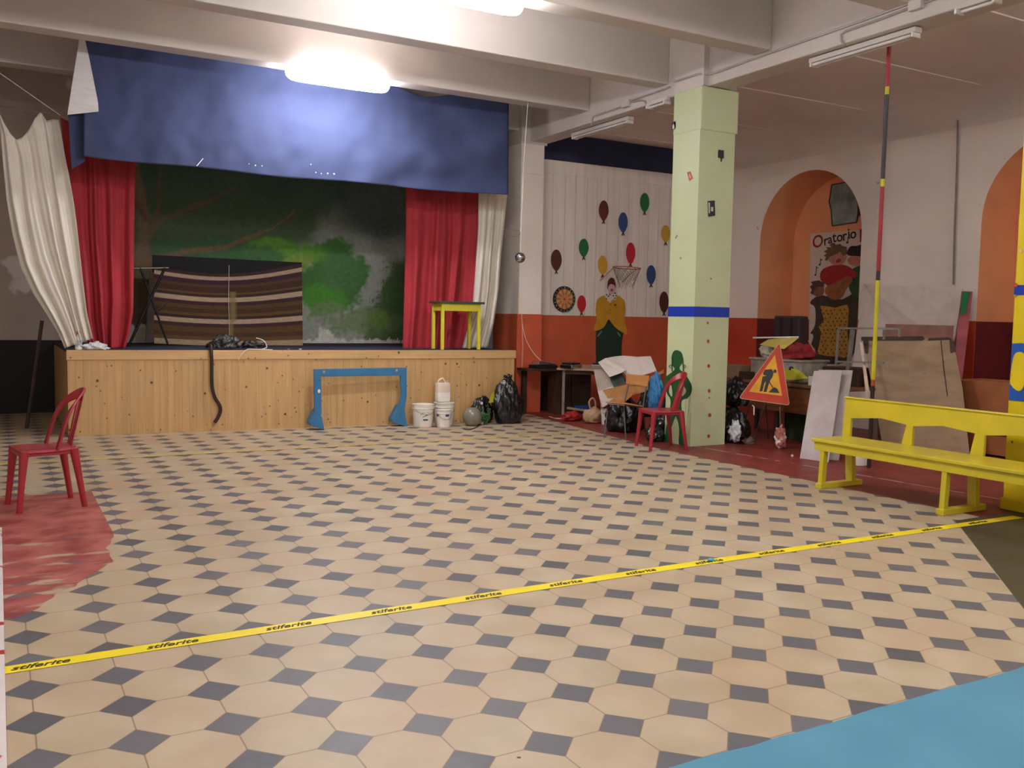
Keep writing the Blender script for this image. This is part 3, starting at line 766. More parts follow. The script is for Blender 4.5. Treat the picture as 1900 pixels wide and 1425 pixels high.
for x, c, l in ((535, (200, 90, 70), 'tiny red scrap on the stage floor'), (557, (220, 210, 196), 'tiny white scrap on the stage floor')):
    p = fpt(x, 645, -.25); p.z = 1.025; tag(MB().ball(p, .018, 8, (1.3, 1, .5)).out('paper_scrap', mat('scrap%d' % x, c, .7), base=p), l, 'litter')

# blue goal frame ----------------------------------------------------------------
t = thing('wooden_trestle', 'blue painted wooden frame leaning in front of the stage', 'frame', (4.1, 8.16, 0))
Yg = 8.14
def bp_(pxs, Y=Yg): return [oy(x, y, Y) for x, y in pxs]
def plank(name, pxs, th=.035, Y=Yg): return MB().prism(bp_(pxs, Y), (0, th, 0)).out(name, blue_wood, t, bevel=.003)
plank('cross_rail', [(583, 685), (755, 682), (755, 694), (742, 697), (600, 699), (583, 697)])
plank('post', [(583, 697), (596, 699), (597, 770), (584, 772)])
plank('post', [(743, 697), (755, 694), (755, 735), (750, 765), (738, 767), (745, 732)])
for pxs in ([(585, 762), (589, 760), (598, 775), (602, 797), (577, 790), (575, 784)], [(742, 752), (750, 752), (752, 766), (756, 789), (752, 791), (729, 784), (729, 778)]):
    f_ = bp_(pxs, Yg-.005); zmin = min(p.z for p in f_)
    f_ = [V((p.x, p.y, max(p.z, .0)+0)) if p.z > .02 else V((p.x, p.y, 0)) for p in f_]
    MB().prism(f_, (0, .16, 0)).out('foot', blue_wood, t, bevel=.003)
for x, y in ((601, 690), (736, 687)):
    p = oy(x, y, Yg-.003); MB().box(p-V((.014, .001, .016)), p+V((.014, .002, .016))).out('slot', pine, t)
MB().ball(oy(592, 726, Yg-.002), .02, 12, (.9, .15, 1.3)).out('chipped_patch', white_plastic, t)

# buckets --------------------------------------------------------------------------
def bucket(x, y, h, r, name='bucket', label='', lid=False, mtx=white_plastic):
    p = V((x, y, 0)); t_ = thing(name, label, 'bucket', p)
    prof = [(0, 0), (r*.84, .002), (r*.86, .01), (r*.95, h*.78), (r*1.0, h*.80), (r*1.0, h*.84), (r*.97, h*.85), (r*.99, h*.985), (r*1.02, h)]
    if lid: prof += [(r*1.02, h+.008), (0, h+.012)]
    else: prof += [(r*.96, h), (r*.94, h*.9), (r*.8, .02), (0, .02)]
    MB().lathe(prof, p, 36).out('bucket_body', mtx, t_, smooth=40)
    if not lid: MB().lathe([(r*.93, h*.80), (0, h*.801)], p, 24).out('contents', mat('bucket_contents', (206, 200, 188), .6), t_)
    hp_ = [p+V((r*.98*cos(a), -r*.98*abs(sin(a))-.004, h*.9-.10*abs(sin(a)))) for a in [pi*k/16 for k in range(17)]]
    MB().tube(hp_, .003, 6).out('wire_handle', grey_metal, t_, smooth=180)
    return t_, p
def patch(p, r, a0, a1, z0, z1, mt, parent, name, th=.0015):
    b = MB(); n = 10; R_ = r+.001
    o_ = []
    for k in range(n+1):
        a = a0+(a1-a0)*k/n
        o_.append((p+V((R_*cos(a), R_*sin(a), z0)), p+V((R_*cos(a), R_*sin(a), z1))))
    for (a, b1), (c, d) in zip(o_, o_[1:]):
        v = [b.bm.verts.new(q_) for q_ in (a, c, d, b1)]; b.bm.faces.new(v)
    return b.out(name, mt, parent, solid=th)
t1, p1 = bucket(oy(785, 765, 8.05).x, 8.05, .305, .150, label='wide white bucket with a green and dark printed logo')
face = math.atan2(CAM.y-8.02, CAM.x-4.95)
def arc_patch(p, r, th0, th1, zf0, zf1, mt, parent, name):
    b = MB(); n = 14; vs = []
    for k in range(n+1):
        s_ = k/n; a = th0+(th1-th0)*s_
        vs.append((b.bm.verts.new(p+V((r*cos(a), r*sin(a), zf0(s_)))), b.bm.verts.new(p+V((r*cos(a), r*sin(a), zf1(s_))))))
    for (a, b1), (c, d) in zip(vs, vs[1:]): b.bm.faces.new((a, c, d, b1))
    return b.out(name, mt, parent, solid=.001)
gl = mat('logo_green', (140, 180, 70), .4); dg = mat('logo_dark', (44, 66, 54), .4)
arc_patch(p1, .1395, face-.25, face+.62, lambda s: .165+.035*sin(pi*s*.8), lambda s: .172+.045*sin(pi*s*.8), gl, t1, 'logo_swoosh')
arc_patch(p1, .1395, face-.05, face+.5, lambda s: .135+.03*s, lambda s: .142+.035*s, dg, t1, 'logo_swoosh')
arc_patch(p1, .1375, face+.02, face+.5, lambda s: .092+.003*sin(40*s), lambda s: .112, dg, t1, 'logo_text_band')
t2, p2 = bucket(oy(824, 765, 8.16).x, 8.16, .30, .145, label='wide white bucket behind the small one, holding up the jerrycan', lid=True)
t3, p3 = bucket(oy(823, 765, 7.89).x, 7.89, .235, .105, label='small white bucket with purple squares in front of the other two')
face3 = math.atan2(CAM.y-7.9, CAM.x-5.3); pu = mat('purple_print', (64, 44, 122), .4)
patch(p3, .0985, face3+.28, face3+.85, .15, .178, pu, t3, 'printed_square'); patch(p3, .0985, face3-1.15, face3-.75, .15, .178, pu, t3, 'printed_square')
# jerrycan
t = thing('jerrycan', 'translucent white jerrycan standing on the rear bucket', 'canister', tuple(oy(821, 740, 8.16).xy)+(.313,))
jp = V((oy(821, 740, 8.16).x, 8.16, .313))
MB().box(jp+V((-.095, -.06, 0)), jp+V((.095, .06, .27)), bev=.022).out('canister_body', mat('milky_plastic', (224, 206, 192), .35, var=.03), t, smooth=40)
MB().box(jp+V((-.097, -.062, .004)), jp+V((.097, .062, .15)), bev=.022).out('liquid_fill', white_plastic, t, smooth=40)
MB().tube(cr([jp+V((-.07, 0, .26)), jp+V((-.06, 0, .30)), jp+V((-.0, 0, .325)), jp+V((.03, 0, .28)), jp+V((.035, 0, .262))], 5, False), .013, 10).out('handle', mat('milky_plastic', (0, 0, 0)), t, smooth=180)
MB().lathe([(.022, .262), (.022, .29), (0, .292)], jp+V((.065, 0, 0)), 16).out('cap', mat('cap_salmon', (226, 170, 140), .4), t, smooth=40)

# rubbish bags ---------------------------------------------------------------------
def bag(p, r, sc, seed, label, mt=bag_black, flat=-.6, tie=True, name='rubbish_bag', f=2.0, a=.22, group=None, taper=.25):
    p = V(p); H = r*sc[2]
    def fn(q):
        c = crumple(seed, a, f, flat)(q)
        # vertical creases running to the knot
        an = math.atan2(q.y, q.x); k = 1+.05*sin(an*9+seed)*max(0, q.z)+.03*sin(an*17+seed*3)
        tp = 1-taper*max(0, q.z)**1.5
        return V((c.x*k*tp, c.y*k*tp, c.z))
    t_ = thing(name, label, 'bag', p, group)
    c0 = p+V((0, 0, -flat*H*1.06))
    MB().ball(c0, r, sc=sc, fn=fn, ico=5).out('bag_body', mt, t_, smooth=180)
    if tie:
        zt = c0+V((0, 0, H*.98))
        for k in range(3):
            a_ = seed+k*2.1
            MB().tube(cr([zt-V((0, 0, .03)), zt+V((.01*cos(a_), .01*sin(a_), .02)), zt+V((.04*cos(a_), .04*sin(a_), .055)), zt+V((.07*cos(a_), .07*sin(a_), .045+.02*k))], 3, False), [.022]*3+[.016]*3+[.02, .022, .02, .006], 7).out('knot', mt, t_, smooth=180)
    return t_
bag((oy(942, 740, 8.0).x, 8.0, 0), .215, (1, .85, 1.75), 3, 'tall full black bin bag at the right corner of the stage')
bag((oy(893, 750, 8.14).x, 8.14, 0), .17, (.95, .75, 1.35), 11, 'smaller glossy black bin bag leaning beside the tall one', mat('black_bin_liner_gloss', (24, 20, 26), .15, var=.3, bump=.7, bs=12, spec=.9), tie=False)
o = MB().lathe([(0, 0), (.08, .004), (.12, .05), (.135, .12), (.125, .18), (.088, .235), (.05, .25), (0, .252)], (oy(876, 765, 7.88).x, 7.88, 0), 28).out('round_jar', mat('dusty_glass', (128, 122, 108), .25, var=.15, vs=8, coat=.3), base=(oy(876, 765, 7.88).x, 7.88, 0), smooth=50)
tag(o, 'dusty round grey demijohn beside the black bags', 'jar')
# green mesh net
b = MB()
for k in range(26):
    a = random.uniform(0, 2*pi); p = V((5.80+random.uniform(-.05, .06), 7.90+random.uniform(-.03, .03), random.uniform(.02, .2)))
    b.tube(cr([p, p+V((random.uniform(-.04, .04), -.02, random.uniform(-.03, .04))), p+V((random.uniform(-.06, .06), -.01, random.uniform(-.06, .04)))], 4, False), .005, 5)
b.ball((5.80, 7.96, .09), .075, sc=(.9, .6, 1.15), fn=crumple(5, .4, 3, -.9), ico=3)
tag(b.out('net_bag', mat('green_net', (64, 108, 52), .7, var=.4, vs=60), base=(5.80, 7.92, 0), smooth=180), 'small green net bag beside the demijohn', 'bag')
tag(MB().prism([(5.90, 7.98, .30), (5.95, 7.98, .42), (5.99, 7.99, .45), (6.0, 8.0, .30)], (0, .01, 0)).out('plastic_flap', mat('yellow_green_bag', (190, 190, 50), .4), base=(5.95, 7.98, .30)), 'yellow plastic corner sticking up between the two black bags', 'bag')
p = oz(893, 788); t = thing('bulb_on_wire', 'small pale bulb with a black wire on the floor in front of the demijohn', 'bulb', p)
MB().ball(p+V((0, 0, .03)), .032, 14, fn=crumple(2, .3)).out('bulb', mat('bulb_pale', (200, 188, 170), .4), t, smooth=180)
MB().tube(cr([p+V((-.02, -.02, .012)), oz(885, 793)+V((0, 0, .006)), oz(872, 798)+V((0, 0, .005)), oz(860, 797)+V((0, 0, .005))], 5, False), .006, 6).out('wire', dark_metal, t, smooth=180)

# ball on a string -------------------------------------------------------------------
Yc = 8.9
pc = oy(965, 478, 7.6)
top = V((pc.x+.02, pc.y, ZB))
t = thing('hanging_ball', 'silver mirrored ball with holes hanging on a long cord before the white pillar', 'ball', pc)
r_ = .072
MB().ball(pc, r_, 32).out('ball_shell', chrome, t, smooth=180)
MB().lathe([(r_*1.0, -.002), (r_*1.02, 0), (r_*1.0, .002)], pc, 32).out('seam', dark_metal, t)
vd = (CAM-pc).normalized()
for k, (a, e) in enumerate(((-.55, .55), (.45, .6), (-.5, -.35), (.5, -.45), (0, 1.1))):
    d = (vd+RT*a+UP*e).normalized(); MB().ball(pc+d*r_*.96, .010, 10).out('hole', black_paint, t)
stp = [oy(983, -120, 7.6), oy(983, 0, 7.6), oy(978, 150, 7.6), oy(972, 300, 7.6), oy(967, 420, 7.6), oy(966, 470, 7.6)]
stp[0] = V((stp[1].x+(stp[1].x-stp[2].x)*.1, 7.6, ZB+.02)); stp = [p_ for p_ in stp if p_.z <= ZB+.03]
MB().tube(stp+[pc+V((0, 0, r_*.9))] if stp[-1].z > pc.z else stp, .005, 6).out('cord', rope, t)
tag(MB().tube([oy(938, 425, 8.6), oy(962, 427, 8.0), oy(967, 432, 7.62), oy(960, 438, 8.0), oy(938, 440, 8.6)], .004, 5).out('cord', mat('brown_cord', (150, 120, 100), .8), base=oy(938, 440, 8.6)), 'horizontal tie cord from the curtain to the ball cord', 'cord')
# white cable from the pillar to the table
pts = cr([oy(968, 583, 9.09), oy(969, 600, 9.09), oy(976, 630, 9.05), oy(990, 655, 8.95), oy(1008, 673, 8.75)], 6, False)
tag(MB().tube(pts, .006, 6).out('power_cable', mat('pinkish_cable', (236, 190, 170), .5), base=pts[-1], smooth=180), 'pale cable drooping from the pillar to the table', 'cable')
pts = [oy(968, 583, 9.09), oy(970, 640, 9.09), oy(968, 700, 9.09), oy(966, 740, 9.09), oy(965, 757, 9.09)]
tag(MB().tube(pts, .005, 6).out('power_cable', mat('pinkish_cable', (0, 0, 0)), base=pts[-1]), 'pale cable running straight down the orange pillar', 'cable')

# ------------------------------------------------------------------ plank wall decorations
YW = 9.65
def wy(x, y, off=0): return oy(x, y, YW-off)
def disc(x, y, rx, ry, n=28): return [(x+rx*cos(2*pi*k/n), y+ry*sin(2*pi*k/n)) for k in range(n)]
BAL = [(1120, 391, 9, 19, (110, 44, 46), 'dark red balloon, uppermost in the middle of the plank wall'), (1196, 376, 8.5, 18, (32, 116, 66), 'green balloon, the highest one, right of the dark red balloon'),
       (1156, 413, 8.5, 19, (48, 84, 140), 'blue balloon between the dark red and the red balloons'), (1235, 434, 8, 16, (214, 166, 50), 'yellow balloon half hidden by the green pillar'),
       (1083, 460, 9, 17, (32, 116, 62), 'green balloon on the left half of the plank wall'), (1032, 483, 10, 20, (84, 36, 30), 'dark brown balloon above the dartboard'),
       (1170, 470, 8.5, 20, (204, 34, 48), 'bright red balloon just above the basketball ring'), (1118, 492, 8.5, 18, (218, 168, 56), 'yellow balloon left of the basketball ring'),
       (1208, 510, 8.5, 18, (44, 78, 136), 'blue balloon right of the basketball ring'), (1079, 564, 8, 16, (204, 28, 44), 'small red balloon between the dartboard and the clown'),
       (1232, 561, 8.5, 20, (84, 36, 28), 'dark brown balloon low beside the green pillar')]
for x, y, rx, ry, c, l in BAL:
    t = thing('balloon_decoration', 'flat painted '+l, 'balloon decoration', wy(x, y), 'balloons on the plank wall')
    mt = mat('paint_%d_%d_%d' % c, c, .5, var=.04)
    pts = []
    for k in range(32):
        a = 2*pi*k/32; s_ = sin(a); w__ = rx*(1 if s_ < 0 else 1-.35*s_**2); pts.append((x+w__*cos(a), y+ry*s_))
    t = MB().prism([wy(*p) for p in pts], (0, -.006, 0)).out('balloon', mt, t)
    MB().prism([wy(*p) for p in ((x-.8, y+ry-1), (x+.8, y+ry-1), (x+2.8, y+ry+5), (x+1.6, y+ry+5.4), (x, y+ry+2.4), (x-1.8, y+ry+5.6), (x-3, y+ry+5))], (0, -.005, 0)).out('knot', mat('knot_brown', (80, 40, 36), .6), t)
# dartboard
pc = wy(1046, 555); R_ = .215
t = thing('dartboard', 'round dartboard on the plank wall above the orange band', 'dartboard', pc)
def ycyl(c, r0, r1, th, a0=0, a1=2*pi, n=32):
    b = MB(); k = [a0+(a1-a0)*i/n for i in range(n+1)]
    o_ = [c+V((r1*cos(a), 0, r1*sin(a))) for a in k]
    if r0 > 0: o_ += [c+V((r0*cos(a), 0, r0*sin(a))) for a in reversed(k)]
    elif a1-a0 > 6.2: o_ = o_[:-1]
    else: o_.append(c)
    return b.prism(o_, (0, -th, 0))
ycyl(pc, 0, R_, .025).out('board', mat('dart_black', (30, 26, 24), .7), t)
cs = [mat('dart_cream', (206, 172, 110), .7), mat('dart_orange', (206, 104, 62), .7)]; gr_ = mat('dart_green', (58, 130, 70), .7)
for k in range(20):
    a0 = 2*pi*k/20+pi/20
    ycyl(pc+V((0, -.025, 0)), .02, R_*.78, .002, a0, a0+2*pi/20, 3).out('segment', cs[k % 2], t)
for q_, rr_ in ((0, R_*.42), (1, R_*.74)):
    for k in range(20):
        a0 = 2*pi*k/20+pi/20
        ycyl(pc+V((0, -.027, 0)), rr_, rr_+.012, .001, a0, a0+2*pi/20, 3).out('scoring_ring_piece', gr_ if k % 2 else cs[1], t)
ycyl(pc+V((0, -.027, 0)), 0, .014, .002).out('bullseye', mat('paint_204_34_48', (204, 34, 48)), t)
for k in range(20):
    a = 2*pi*k/20; q_ = pc+V((R_*.89*cos(a), -.0262, R_*.89*sin(a)))
    lettering(str([6, 13, 4, 18, 1, 20, 5, 12, 9, 14, 11, 8, 16, 7, 19, 3, 17, 2, 15, 10][k]), .032, mat('dart_white', (220, 214, 200), .6), Matrix.Translation(q_)@Matrix.Rotation(a-pi/2, 4, (0, -1, 0))@Matrix.Rotation(pi/2, 4, 'X'), t, 'number')
# clown
cx = thing('clown_figure', 'flat painted clown in a yellow jacket and dark green trousers on the wall', 'figure', wy(1131, 655))
def cl(z): return lambda pxs, mt, name, off=.0, th=.004, smooth_=None: MB().prism([wy(x, y, off) for x, y in (smooth_(pxs) if smooth_ else pxs)], (0, -th, 0)).out(name, mt, cx)
D = cl(0)
def cs_(s, x0=1080, y0=480, k=7.125): return [(x0+a/k, y0+b_/k) for a, b_ in s]
def smp(pts, n=4): return [(p.x, p.y) for p in cr([V((a, b_, 0)) for a, b_ in pts], n)]
D(cs_([(185, 945), (270, 895), (320, 850), (352, 795), (380, 840), (430, 900), (545, 985), (525, 1100), (520, 1290), (520, 1560), (190, 1560), (180, 1150)]), mat('clown_trousers', (26, 56, 38), .6), 'trousers')
D(smp(cs_([(300, 490), (230, 515), (195, 560), (180, 680), (190, 800), (150, 940), (230, 940), (300, 890), (350, 800), (430, 900), (550, 985), (595, 985), (560, 800), (572, 680), (560, 560), (520, 520), (460, 490), (370, 585)]), 3), mat('clown_jacket', (204, 150, 32), .6, var=.08), 'jacket', .004)
D(cs_([(300, 490), (310, 460), (370, 480), (430, 455), (460, 490), (440, 550), (400, 540), (370, 590), (320, 545)]), mat('clown_collar', (226, 216, 206), .6), 'collar', .008)
D(smp(cs_([(345, 360), (350, 420), (375, 462), (410, 462), (438, 420), (440, 350), (395, 320)]), 4), mat('clown_face', (222, 190, 186), .6), 'face', .010)
D(smp(cs_([(336, 400), (338, 330), (350, 280), (385, 250), (420, 265), (440, 320), (445, 390), (432, 360), (395, 335), (355, 350)]), 3), mat('clown_hair', (104, 34, 34), .6), 'hair', .013)
D(disc(1080+392/7.125, 480+415/7.125, 2.1, 2.6, 16), mat('paint_204_34_48', (0, 0, 0)), 'nose', .015)
for a, b_ in ((325, 478), (347, 498), (322, 532), (412, 490), (434, 522), (450, 488), (438, 455), (366, 475)):
    D(disc(1080+a/7.125, 480+b_/7.125, 1.2, 1.3, 8), tx, 'collar_dot', .013)
for a, b_, r__ in ((378, 605, .9), (374, 678, .9), (370, 725, .9), (440, 612, 2.2), (452, 652, .8)):
    D(disc(1080+a/7.125, 480+b_/7.125, r__, r__, 8), mat('button_brown', (110, 70, 20), .6), 'button', .009)
for a in (((200, 1020), (255, 950), (265, 960), (210, 1032)), ((460, 970), (470, 965), (510, 1020), (498, 1032))): D(cs_(a), mat('pocket_pale', (130, 140, 120), .6), 'pocket', .005)
# basketball ring and net: bracket folded to the left
t = thing('basketball_hoop', 'small basketball ring with a tattered net above the clown', 'basketball hoop', wy(1160, 500))
rc = oy(1163, 497, 9.35); rr = .235
ring = [rc+V((rr*cos(2*pi*k/36), rr*.95*sin(2*pi*k/36), .012*cos(2*pi*k/36)*-1)) for k in range(36)]
MB().tube(ring, .008, 8, True).out('ring', mat('rust_ring', (180, 96, 78), .5), t, smooth=180)
MB().tube([wy(1113, 521, .02), oy(1138, 497, 9.45)], .007, 6).out('strut', mat('strut_yellow', (170, 130, 90), .5), t)
MB().tube([wy(1154, 523, .02), oy(1180, 500, 9.3)], .007, 6).out('strut', mat('strut_yellow', (0, 0, 0)), t)
b = MB()
def npnt(k, lv):
    a = 2*pi*(k+.5*(lv % 2))/12; r__ = rr*(1-.13*lv*.9); return rc+V((r__*cos(a), r__*sin(a), -.07*lv-.01*random.random()))
for lv in range(4):
    for k in range(12):
        if lv == 3 and k % 3 == 0: continue
        b.tube([npnt(k, lv), npnt(k, lv+1)], .003, 4); b.tube([npnt(k, lv), npnt(k-1+(lv % 2)*2-(lv % 2), lv+1)] if lv % 2 == 0 else [npnt(k, lv), npnt(k+1, lv+1)], .003, 4)
for k in range(0, 12, 1):
    p = npnt(k, 4); b.tube([p, p+V((random.uniform(-.01, .01), 0, -random.uniform(.02, .07)))], .003, 4)
b.out('net', mat('old_net', (120, 112, 104), .9), t)

# ------------------------------------------------------------------ marks on the green pillar
XG = 7.079
def gx(x, y, off=0): return ox(x, y, XG-off)
def dx_(px): return px
# green painted figure
t = thing('figure_silhouette', 'dark green child silhouette with braids painted on the green pillar', 'figure', gx(1262, 820))
def gz(s, x0=1100, y0=640, k=6.475): return [(x0+a/k, y0+b_/k) for a, b_ in s]
gm = mat('silhouette_green', (22, 84, 44), .45)
body = gz([(1010, 62), (970, 80), (948, 140), (950, 210), (968, 262), (985, 290), (955, 325), (900, 365), (870, 395), (866, 480), (895, 590), (935, 660), (930, 780), (930, 850), (890, 950), (868, 1100), (862, 1160), (915, 1175), (930, 1050), (985, 870), (1010, 880), (1040, 1010), (1035, 1190), (1095, 1200), (1100, 1000), (1080, 840), (1065, 760), (1070, 665), (1135, 640), (1180, 580), (1190, 500), (1150, 410), (1090, 330), (1050, 300), (1045, 262), (1078, 210), (1082, 140), (1060, 85)])
MB().prism([gx(*p) for p in smp(body, 3)], (-.003, 0, 0)).out('body', gm, t)
pale = green_paint
for pp in (gz([(935, 480), (918, 530), (920, 580), (945, 620), (955, 600), (950, 520)]), gz([(1090, 500), (1115, 530), (1118, 570), (1090, 605), (1070, 612), (1075, 540)])):
    MB().prism([gx(*p, .003) for p in smp(pp, 3)], (-.0015, 0, 0)).out('arm_gap', pale, t)
for pp in (gz([(955, 150), (950, 260), (955, 320)]), gz([(1078, 150), (1086, 260), (1088, 320)])):
    MB().tube([gx(*p, .006) for p in pp], .008, 6).out('braid', gm, t)
for pp in (gz([(955, 262), (930, 240), (915, 262), (935, 275)]), gz([(1080, 262), (1105, 240), (1115, 262), (1095, 272)])):
    MB().tube([gx(*p, .005) for p in cr([V((*q_, 0)) for q_ in pp], 4, False) for p in [(p.x, p.y)]] if False else [gx(q_.x, q_.y, .005) for q_ in cr([V((*q2, 0)) for q2 in pp], 4, False)], .003, 5).out('ribbon', gm, t)
# stickers
def sticker(pts, fn, e, mt, label, inner=None, inmt=None):
    c = fn(sum(p[0] for p in pts)/len(pts), sum(p[1] for p in pts)/len(pts))
    t_ = thing('sticker', label, 'sticker', c)
    t_ = MB().prism([fn(*p) for p in pts], e).out('sticker_sheet', mt, t_)
    for q_ in (inner or []):
        MB().prism([fn(*p)+V(e)*1.0 for p in q_], V(e)*.4).out('print', inmt, t_)
fg = lambda x, y: oy(x, y, 5.066); fl = lambda x, y: ox(x, y, 7.078)
fl2 = lambda x, y: ox(x, y, 7.072)
sk = mat('sticker_dark', (46, 42, 42), .5); sw = mat('sticker_white', (206, 200, 190), .5)
sticker([(1246, 227), (1254, 225), (1254, 239), (1246, 242)], fl, (-.002, 0, 0), sk, 'small black sticker high on the left edge of the green pillar', [[(1248, 232), (1251, 230), (1252, 238), (1248, 240)]], sw)
sticker([(1275, 320), (1281, 318), (1286, 331), (1279, 336)], fl, (-.002, 0, 0), mat('sticker_red', (176, 84, 70), .5), 'small tilted red sticker on the left face of the green pillar', [[(1278, 323), (1280, 322), (1283, 330), (1280, 331)]], mat('sticker_pink', (216, 150, 130), .5))
sticker([(1333, 278), (1343, 279), (1343, 294), (1340, 294), (1339, 300), (1337, 300), (1337, 294), (1332, 292)], fg, (0, -.002, 0), sk, 'black label with a tab near the top of the pillar front')
sticker([(1313, 373), (1326, 372), (1327, 400), (1314, 402)], fg, (0, -.002, 0), sk, 'black and white framed label on the pillar front', [[(1314, 376), (1317, 376), (1317, 396), (1315, 396)], [(1319, 384), (1323, 384), (1323, 392), (1319, 392)]], sw)
dots = thing('paint_marks', 'column of small red marks on the right face of the green pillar', 'paint marks', fg(1315, 700))
for x, y, r_ in ((1313, 599, 2.2), (1314, 633, 3), (1315, 679, 3), (1316, 725, 3), (1316, 738, 1.6), (1317, 770, 3), (1315, 809, 3), (1319, 517, 1.6)):
    MB().prism([fg(*p) for p in disc(x, y, r_*.8, r_*1.15, 10)], (0, -.0015, 0)).out('red_mark', mat('mark_red', (182, 70, 44), .5), dots)
for x, y, r_ in ((1256, 438, 1.8), (1263, 479, 1.8), (1254, 441, 1.6)):
    MB().prism([fl(*p) for p in disc(x, y, r_, r_*1.3, 10)], (-.0015, 0, 0)).out('chip_mark', mat('mark_grey', (150, 140, 120), .6), dots)
dots2 = thing('paint_marks', 'red and pink spots on the yellow pillar', 'paint marks', ox(1884, 530, 7.07))
for x, y, r_, c in ((1885, 529, 3.5, (206, 70, 30)), (1883, 549, 2.5, (170, 140, 40)), (1894, 465, 3, (236, 190, 160)), (1876, 696, 2, (190, 150, 30)), (1878, 820, 2, (120, 90, 20))):
    MB().prism([ox(*p, 7.0705) for p in disc(x, y, r_, r_*1.1, 10)], (-.0015, 0, 0)).out('spot', mat('spot%d' % y, c, .5), dots2)

# ------------------------------------------------------------------ chairs
def plastic_chair(loc, rz, label, group='red plastic chairs'):
    """front = -Y local"""
    t = thing('plastic_chair', label, 'chair', loc, group, world=False, rz=rz)
    sm_ = red_plastic
    def sfn(u, v):
        x = -.205+.41*u; y = -.20+.40*v; e = abs(2*u-1)
        zz = .452-.012*sin(pi*u)*sin(pi*min(1, v*1.1))-.02*(max(0, .15-v)/.15)**2
        w_ = 1-.10*max(0, v-.5)*2-.06*(max(0, .12-v)/.12)
        return V((x*w_, y, zz-(.018 if e > .97 else 0)))
    b = MB(); b.grid(sfn, 24, 24); b.out('seat', sm_, t, smooth=180, solid=.012)
    rim = [(-.2, -.2), (.2, -.2), (.2, .19), (-.2, .19)]
    b = MB()
    for a, c in (((-.195, -.19), (.195, -.19)), ((.195, -.19), (.18, .19)), ((.18, .19), (-.18, .19)), ((-.18, .19), (-.195, -.19))):
        b.bar((*a, .432), (*c, .432), .016, .045, ext=.006)
    b.out('seat_rim', sm_, t, bevel=.005)
    for sx in (-1, 1):
        for fy in (-1, 1):
            top = V((sx*.18, fy*.17, .445)); bot = V((sx*.205, fy*(.215 if fy < 0 else .235), 0))
            b = MB(); R1, R2 = .034, .021
            n = 8; b.tube([top, top.lerp(bot, .5), bot], [R1, .024, R2], 8)
            b.out('leg', sm_, t, smooth=60)
    # arched back frame (flat band) leaning backwards
    fr_ = []
    for k in range(25):
        s_ = k/24
        a = pi*s_; x = .185*cos(a)*(1 if True else 1); z = .45+(.405*abs(sin(a))**.45)
        h_ = (z-.45)/.405; fr_.append(V((x*(1-.05*h_), .055+.12*h_+.11*sin(a)**2*h_, z)))
    b = MB(); rings = []
    for i, p in enumerate(fr_):
        tn = (fr_[min(i+1, 24)]-fr_[max(i-1, 0)]).normalized(); nb = V((0, -1, .27)).normalized(); sd = tn.cross(nb).normalized()
        w_ = .029+.013*sin(pi*i/24); rings.append([b.bm.verts.new(p+sd*w_*a+nb*.009*c) for a, c in ((-1, -1), (1, -1), (1, 1), (-1, 1))])
    for a, c in zip(rings, rings[1:]):
        for k in range(4): b.bm.faces.new((a[k], a[(k+1) % 4], c[(k+1) % 4], c[k]))
    b.bm.faces.new(rings[0][::-1]); b.bm.faces.new(rings[-1])
    b.out('back_frame', sm_, t, smooth=50, bevel=.004)
    for x in (-.06, 0, .06):
        b = MB(); z1 = .45+.405*(1-(abs(x)/.185)**2)**.23-.01
        b.bar((x*.8, .182, .45), (x, 0.055+.225*(z1-.45)/.405, z1), .026, .008, up=(0, 1, 0)); b.out('slat', sm_, t, bevel=.002)
    return t
plastic_chair((.20, 4.46, 0), radians(-80), 'red plastic chair standing on the red floor patch at the left')
plastic_chair((6.67, 5.12, 0), radians(-104), 'red plastic chair against the pale green pillar')
# school chair
t = thing('school_chair', 'old school chair with plywood back and seat on thin steel legs', 'chair', (6.80, 6.20, 0))
B_ = lambda px, py, X, Y: at(px, py, (X, Y))
fl_ = [V((6.59, 6.14, 0)), V((6.72, 5.86, 0)), V((7.0, 6.25, 0)), V((7.02, 5.98, 0))]
s0, s1 = B_(1127, 762, 6.63, 6.14), B_(1158, 764, 6.72, 5.88)
b0, b1 = B_(1167, 711, 6.98, 6.24), B_(1199, 716, 7.01, 5.98)
st = grey_metal
MB().tube([fl_[0], s0], .009, 8).out('leg', st, t); MB().tube([fl_[1], s1], .009, 8).out('leg', st, t)
r0 = B_(1158, 750, 6.93, 6.27); r1 = B_(1193, 757, 6.98, 6.0)
MB().tube([oz(1160, 806), r0, b0], .009, 8).out('leg', st, t); MB().tube([oz(1197, 801), r1, b1], .009, 8).out('leg', st, t)
s0.z = s1.z = .43
MB().tube([s0, r0], .008, 6).out('side_rail', st, t); MB().tube([s1, r1], .008, 6).out('side_rail', st, t); MB().tube([s0, s1], .008, 6).out('front_rail', st, t)
MB().prism([s0+V((-.02, .02, .012)), s1+V((-.01, -.02, .012)), r1+V((0, -.02, .012)), r0+V((0, .02, .012))], (0, 0, .014)).out('seat', wood_light, t, bevel=.004)
bw = [B_(1163, 694, 6.98, 6.24), B_(1200, 699, 7.0, 5.97), B_(1205, 717, 6.99, 5.96), B_(1203, 715, 6.99, 5.96), B_(1166, 711, 6.97, 6.24)]
MB().prism([B_(1162, 694, 6.96, 6.28), B_(1204, 697, 7.0, 5.95), B_(1201, 718, 6.99, 5.95), B_(1161, 712, 6.95, 6.28)], (.014, .004, 0)).out('backrest', wood_light, t, bevel=.004)

